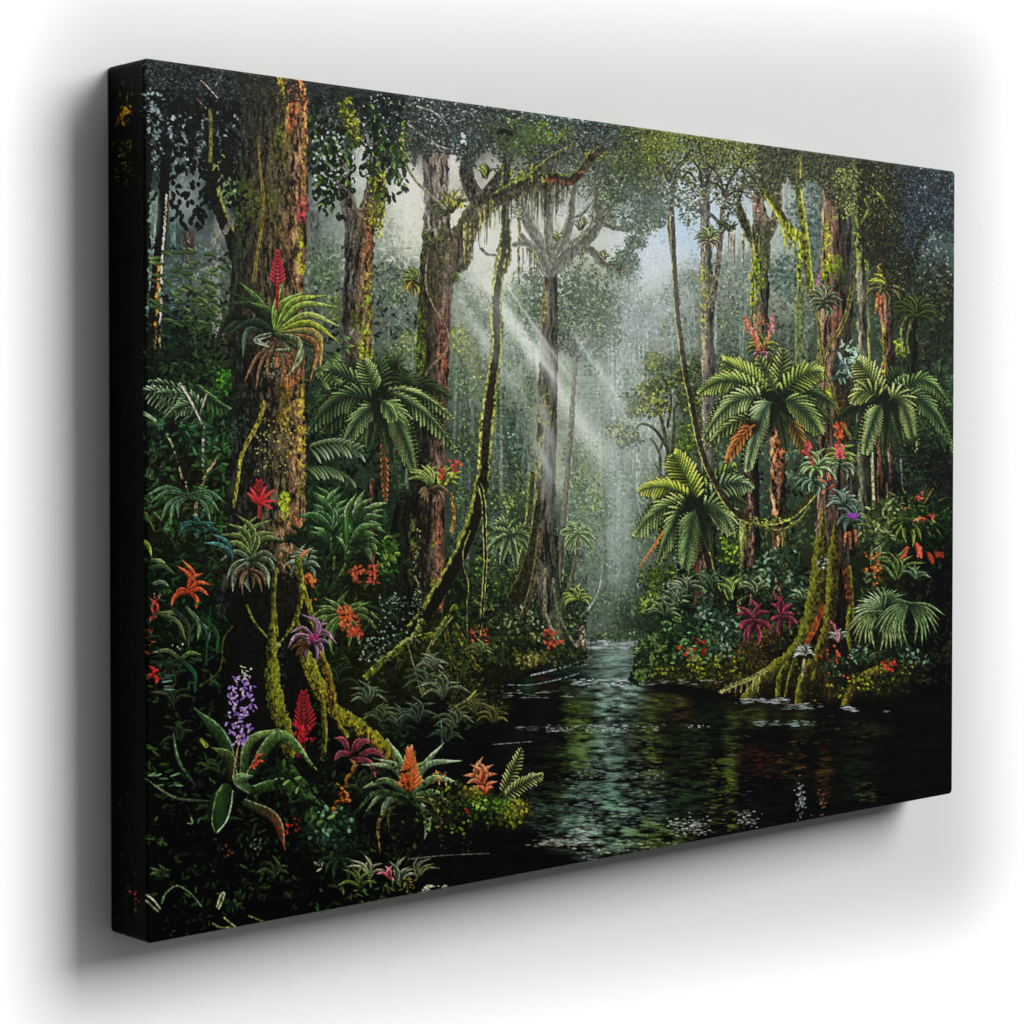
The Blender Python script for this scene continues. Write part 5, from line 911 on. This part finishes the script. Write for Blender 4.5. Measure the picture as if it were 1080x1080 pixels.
# buttresses of the pale tree come down over the shrubs
trunk([560,600,630,655,676],[563,560,566,574,586],[587,589,593,600,610],[(0,'3c3c2c'),(.3,'5c564a'),(.6,'4c483e'),(1,'2c3224')],grain=.35,seed=30,fade=6,moss=[(590,650,10,26,'4c5c34',.6)])
stroke([(575,600),(574,630),(578,655),(590,676)],1.2,1.2,'7c7658',al=.8); stroke([(583,610),(587,640),(596,662),(606,680)],1.,1.,'6c7454',al=.8)
stroke([(567,530),(562,570),(553,604),(541,630)],3,6.5,'2c2b1e','20200f',rim='5c6430',rs=1,rw=.14,tex=.3,jag=.06)
stroke([(570,560),(565,600),(556,636),(549,655)],3,3,'4c4430','2c2818',rim='7c7448',rs=1,rw=.2,tex=.3)
canopy([(548,664,16,12),(570,676,14,8),(528,655,12,14),(606,660,8,14)],420,'10180c','34441f','7c8c58',L=(2.5,4.5),seed=103); flecks((574,666,592,684),26,'a04028',L=(2.5,4.5),w=(1.2,2))
topfol(652,700,lambda x:62,700,['505c2c','6c7c3c','38442c','84904c'],L=(2,4),w=(.7,1.3))
# a breath of mist over the distance
glow(600,300,110,120,'e0e6d8',.08); glow(640,480,66,150,'c4d4c6',.26); glow(690,330,56,80,'ccd6d8',.34); glow(640,400,50,110,'ccd8cc',.22); glow(530,350,50,80,'d4dcd0',.14); glow(500,300,60,100,'e4e6d8',.16); glow(700,240,60,70,'c4d2e8',.18); glow(440,210,40,60,'e8e6d8',.2); glow(560,250,60,60,'e6e8e0',.14)
for r in [(500,285,610,560,6,16,'d8e0d0',.2),(490,300,700,470,7,16,'d8e0d4',.22),(470,290,540,540,5,12,'ccd6c4',.2),(500,278,660,515,7,15,'e4ecdc',.34),(478,305,560,435,4,8,'d4dece',.28),(590,330,690,475,3,6,'e0e8e2',.3),(512,268,640,455,1.5,3,'f4f8ee',.35),(566,372,596,412,3,5,'e4e8e0',.5),(560,460,592,520,4,7,'ccd4c8',.4)]: ray(*r)
# finish: the printer's slightly muted inks and crisp sharpening
lum=IMG.mean(-1,keepdims=True); IMG+=(lum-IMG)*.04; lum=IMG.mean(-1,keepdims=True); gs=np.clip(IMG[...,1:2]-np.maximum(IMG[...,0:1],IMG[...,2:3]),0,60); IMG[...,1:2]-=gs*.1; IMG[...,2]*=.95+.05*np.clip(lum[...,0]/140,0,1)
def box(A,r_):
    c=np.cumsum(np.pad(A,((r_+1,r_),(0,0),(0,0)),'edge'),0,dtype=np.float64); A=(c[2*r_+1:]-c[:-2*r_-1])/(2*r_+1)
    c=np.cumsum(np.pad(A,((0,0),(r_+1,r_),(0,0)),'edge'),1,dtype=np.float64); return ((c[:,2*r_+1:]-c[:,:-2*r_-1])/(2*r_+1)).astype(np.float32)
IMG+=(IMG-box(box(IMG,1),1))*.5
IMG*=(1+(noise(PX,PY,1.5,1.5,T2,9)-.5)*.12)[...,None]
IMG[:]=np.clip(IMG,0,245)
AMB=.09
def LIGHTS():
    area('key_light',(7.8,-7,Z0+6.9),(7.8,0,Z0+6.9),7.6,8.2,2420)  # large soft key from the upper right, inferred from the canvas's cast shadow
    # added fills without real fixtures brighten the wall towards the view's edges; two tilted
    def wash(ex,ez,tilt,side,w_,h_,e):
        a=math.radians(tilt); nx,nz=(-math.sin(a)*side,math.cos(a)*side)
        o=area('added_wall_fill',(ex+nx*h_/2,-1.6,Z0+ez+nz*h_/2),(ex+nx*h_/2,0,Z0+ez+nz*h_/2),w_,h_,e*w_*h_)
        o.data.spread=math.radians(7); o.rotation_euler=(Matrix.Rotation(-a,3,'Y')@o.rotation_euler.to_matrix()).to_euler()
    wash(.5,.698,7.7,1,4,1.2,1.6); wash(.5,-.112,-5,-1,4,1.2,2.); wash(1.035,.3,90,-1,.93,1.5,1.3); wash(-.078,.3,90,1,.72,1.2,2.9)
# ================================================================ scene
import bpy
from mathutils import Matrix, Vector
Z0=1.20                                                   # height of the canvas's lower edge above the floor
sc=bpy.context.scene; col=sc.collection
def srgb_lin(v):
    v=np.clip(v/255.,0,1); return np.where(v<=.04045,v/12.92,((v+.055)/1.055)**2.4)
GAIN=1.26                                                 # the print under this light shows the painted tones
LIN=np.minimum(srgb_lin(IMG)*GAIN,.93).astype(np.float32)
FR=LIN[:,SC:]; SD=LIN[:,:SC]
RF,RC=.0022,.0042                                         # fold radius, corner radius
def fold_in(d):
    d=np.clip(d,0,RF); return RF-np.sqrt(np.maximum(RF*RF-(RF-d)**2,0))
def round_corner(x,z):
    cx=np.clip(x,RC,W_C-RC); cz=np.clip(z,RC,H_C-RC); vx=x-cx; vz=z-cz
    n=np.hypot(vx,vz)+1e-12; s=np.maximum(np.abs(vx),np.abs(vz))/n
    return cx+vx*s, cz+vz*s
def grid_mesh(name,P,Cc,mat,parent,flip=False):
    r,c=P.shape[:2]; me=bpy.data.meshes.new(name)
    idx=np.arange(r*c).reshape(r,c); q=np.stack([idx[:-1,:-1],idx[1:,:-1],idx[1:,1:],idx[:-1,1:]],-1).reshape(-1,4)
    if flip: q=q[:,::-1]
    me.vertices.add(r*c); me.vertices.foreach_set('co',P.astype(np.float32).ravel())
    me.loops.add(q.size); me.loops.foreach_set('vertex_index',q.astype(np.int32).ravel())
    me.polygons.add(len(q)); me.polygons.foreach_set('loop_start',np.arange(0,q.size,4,dtype=np.int32))
    me.polygons.foreach_set('use_smooth',np.ones(len(q),bool))
    me.update(calc_edges=True)
    if Cc is not None:
        a=me.color_attributes.new('print','FLOAT_COLOR','POINT')
        a.data.foreach_set('color',np.concatenate([Cc,np.ones((r,c,1),np.float32)],-1).astype(np.float32).ravel())
    me.materials.append(mat)
    o=bpy.data.objects.new(name,me); col.objects.link(o); o.parent=parent
    return o
# ---- materials
def canvas_material():
    m=bpy.data.materials.new('printed_canvas'); m.use_nodes=True; n=m.node_tree.nodes; l=m.node_tree.links
    b=n['Principled BSDF']; b.inputs['Roughness'].default_value=.5; b.inputs['Specular IOR Level'].default_value=SPEC
    at=n.new('ShaderNodeAttribute'); at.attribute_name='print'
    tc=n.new('ShaderNodeTexCoord')
    def wave(direction,scale):
        w=n.new('ShaderNodeTexWave'); w.wave_type='BANDS'; w.bands_direction=direction
        w.inputs['Scale'].default_value=scale; w.inputs['Distortion'].default_value=.6; w.inputs['Detail'].default_value=1
        l.new(tc.outputs['Object'],w.inputs['Vector']); return w
    wx_,wz_=wave('X',210),wave('Z',210)
    ad=n.new('ShaderNodeMath'); ad.operation='ADD'; l.new(wx_.outputs['Fac'],ad.inputs[0]); l.new(wz_.outputs['Fac'],ad.inputs[1])
    nz=n.new('ShaderNodeTexNoise'); nz.inputs['Scale'].default_value=650; nz.inputs['Detail'].default_value=2; l.new(tc.outputs['Object'],nz.inputs['Vector'])
    a2=n.new('ShaderNodeMath'); a2.operation='ADD'; l.new(ad.outputs[0],a2.inputs[0]); l.new(nz.outputs['Fac'],a2.inputs[1])
    bp=n.new('ShaderNodeBump'); bp.inputs['Strength'].default_value=.15; bp.inputs['Distance'].default_value=.0003
    l.new(a2.outputs[0],bp.inputs['Height']); l.new(bp.outputs['Normal'],b.inputs['Normal'])
    # threads take the ink a little unevenly
    mr=n.new('ShaderNodeMapRange'); mr.inputs['From Min'].default_value=.6; mr.inputs['From Max'].default_value=2.2; mr.inputs['To Min'].default_value=.965; mr.inputs['To Max'].default_value=1.035
    l.new(a2.outputs[0],mr.inputs['Value'])
    mx=n.new('ShaderNodeVectorMath'); mx.operation='SCALE'; l.new(at.outputs['Color'],mx.inputs[0]); l.new(mr.outputs[0],mx.inputs['Scale'])
    l.new(mx.outputs[0],b.inputs['Base Color'])
    return m
def plain(name,c,rough=.7,bump=0,scale=40):
    m=bpy.data.materials.new(name); m.use_nodes=True; n=m.node_tree.nodes; l=m.node_tree.links; b=n['Principled BSDF']
    b.inputs['Roughness'].default_value=rough; b.inputs['Specular IOR Level'].default_value=.2
    nz=n.new('ShaderNodeTexNoise'); nz.inputs['Scale'].default_value=scale; nz.inputs['Detail'].default_value=4
    tc=n.new('ShaderNodeTexCoord'); l.new(tc.outputs['Object'],nz.inputs['Vector'])
    rp_=n.new('ShaderNodeValToRGB'); rp_.color_ramp.elements[0].color=(c[0]*.985,c[1]*.985,c[2]*.985,1); rp_.color_ramp.elements[1].color=(*c,1)
    l.new(nz.outputs['Fac'],rp_.inputs[0]); l.new(rp_.outputs[0],b.inputs['Base Color'])
    if bump:
        bp=n.new('ShaderNodeBump'); bp.inputs['Strength'].default_value=bump; bp.inputs['Distance'].default_value=.001
        l.new(nz.outputs['Fac'],bp.inputs['Height']); l.new(bp.outputs['Normal'],b.inputs['Normal'])
    return m
SPEC=.05
mc_=canvas_material(); wood=plain('pine_wood',(.45,.32,.2))
# ---- the canvas: one thing, its printed front and its four wrapped edges are the parts
root=bpy.data.objects.new('canvas_print',None); col.objects.link(root); root.location=(0,0,Z0); root.empty_display_size=.2
root['label']='dark-edged canvas print of a misty rainforest river and red bromeliads on a white wall'
root['category']='canvas print'
xf=np.concatenate([[0,.0004/W_C,.0010/W_C],XF[(XF>.0014/W_C)&(XF<1-.0014/W_C)],[1-.0010/W_C,1-.0004/W_C,1]])
tf=np.concatenate([[0,.0004/H_C,.0010/H_C],TR[(TR>.0014/H_C)&(TR<1-.0014/H_C)],[1-.0010/H_C,1-.0004/H_C,1]])
def lookup(A,ci,ri):
    ci=np.clip(ci,0,A.shape[1]-1.001); ri=np.clip(ri,0,A.shape[0]-1.001)
    c=ci.astype(int); r=ri.astype(int); f=(ci-c)[None,:,None]; g=(ri-r)[:,None,None]
    return ((A[r][:,c]*(1-f)+A[r][:,c+1]*f)*(1-g)+(A[r+1][:,c]*(1-f)+A[r+1][:,c+1]*f)*g).astype(np.float32)
ri_=tf*NR-.5
CF=lookup(FR,np.interp(xf,XF,np.arange(FC)),ri_)
X3,Z3=np.meshgrid(xf*W_C,(1-tf)*H_C)
dep=fold_in(X3)+fold_in(W_C-X3)+fold_in(Z3)+fold_in(H_C-Z3); dep=np.minimum(dep,RF)*.75
X3,Z3=round_corner(X3,Z3)
front=grid_mesh('printed_front',np.stack([X3,dep,Z3],-1),CF,mc_,root)
# wrapped edges: profile from the fold back to the wall side
def edge(kind,n,Cc,along):
    dd=np.concatenate([[.75*RF],np.linspace(RF*1.2,D_C,n)])
    A_,D_=np.meshgrid(along,dd,indexing='ij')
    if kind=='L': x,z=0*A_,A_
    if kind=='R': x,z=0*A_+W_C,A_
    if kind=='T': x,z=A_,0*A_+H_C
    if kind=='B': x,z=A_,0*A_
    x,z=round_corner(x,z)
    P=np.stack([x,D_,z],-1)
    return P
nS=SC+1
PL=edge('L',nS-1,None,(1-tf)*H_C); ys_=PL[0,:,1]/D_C                 # distance back from the front
# side columns: XS runs 0 (wall side) .. 1 (front fold)
CL=lookup(SD,np.interp(1-ys_,XS,np.arange(SC)),ri_)
grid_mesh('wrapped_edge',PL,CL,mc_,root,flip=True)
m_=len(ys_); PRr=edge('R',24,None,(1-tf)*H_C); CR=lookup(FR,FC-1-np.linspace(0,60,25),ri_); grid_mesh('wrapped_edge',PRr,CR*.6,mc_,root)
PT=edge('T',16,None,xf*W_C); CT=lookup(FR,np.interp(xf,XF,np.arange(FC)),np.linspace(0,90,17)).transpose(1,0,2); grid_mesh('wrapped_edge',PT,CT,mc_,root,flip=True)
PB=edge('B',16,None,xf*W_C); CB=lookup(FR,np.interp(xf,XF,np.arange(FC)),NR-1-np.linspace(0,90,17)).transpose(1,0,2); grid_mesh('wrapped_edge',PB,CB,mc_,root)
# ---- wall
def quad(name,v,mat):
    me=bpy.data.meshes.new(name); me.from_pydata(v,[],[(0,1,2,3)]); me.materials.append(mat)
    o=bpy.data.objects.new(name,me); col.objects.link(o); o['kind']='structure'; return o
quad('wall',[(-5,D_C+.001,0),(6,D_C+.001,0),(6,D_C+.001,3.2),(-5,D_C+.001,3.2)],plain('white_wall_paint',(.86,.86,.86),.8,.05,120))
# ---- light
w=bpy.data.worlds.new('World'); sc.world=w; w.use_nodes=True
bg=w.node_tree.nodes['Background']; bg.inputs[0].default_value=(1,1,1,1); bg.inputs[1].default_value=AMB
def area(name,loc,target,sx,sy,power,colr=(1,1,1)):
    L=bpy.data.lights.new(name,'AREA'); L.shape='RECTANGLE'; L.size=sx; L.size_y=sy; L.energy=power; L.color=colr
    o=bpy.data.objects.new(name,L); col.objects.link(o); o.location=loc
    o.rotation_euler=(Vector(target)-Vector(loc)).to_track_quat('-Z','Y').to_euler(); return o
def spot(name,loc,target,ang,blend,power,rad=.05):
    L=bpy.data.lights.new(name,'SPOT'); L.spot_size=math.radians(ang); L.spot_blend=blend; L.energy=power; L.shadow_soft_size=rad
    o=bpy.data.objects.new(name,L); col.objects.link(o); o.location=loc
    o.rotation_euler=(Vector(target)-Vector(loc)).to_track_quat('-Z','Y').to_euler(); return o
LIGHTS()
# ---- camera, solved from the canvas's corners
yaw,pit,f_=.739249,-.0220307,2248.69
cam=bpy.data.cameras.new('camera'); co=bpy.data.objects.new('camera',cam); col.objects.link(co); sc.camera=co
fw=Vector((math.sin(yaw)*math.cos(pit),math.cos(yaw)*math.cos(pit),math.sin(pit))); rt=Vector((math.cos(yaw),-math.sin(yaw),0)); up=rt.cross(fw)
Mx=Matrix((rt,up,-fw)).transposed().to_4x4(); Mx.translation=Vector((-1.312683*.6,-2.053374*.6,.573625*.6+Z0)); co.matrix_world=Mx
cam.sensor_width=36; cam.lens=f_/1080*36; cam.shift_y=-28.865/1080; cam.clip_start=.05; cam.clip_end=100
sc.view_settings.view_transform='Standard'; sc.view_settings.look='None'; sc.view_settings.exposure=0; sc.view_settings.gamma=1
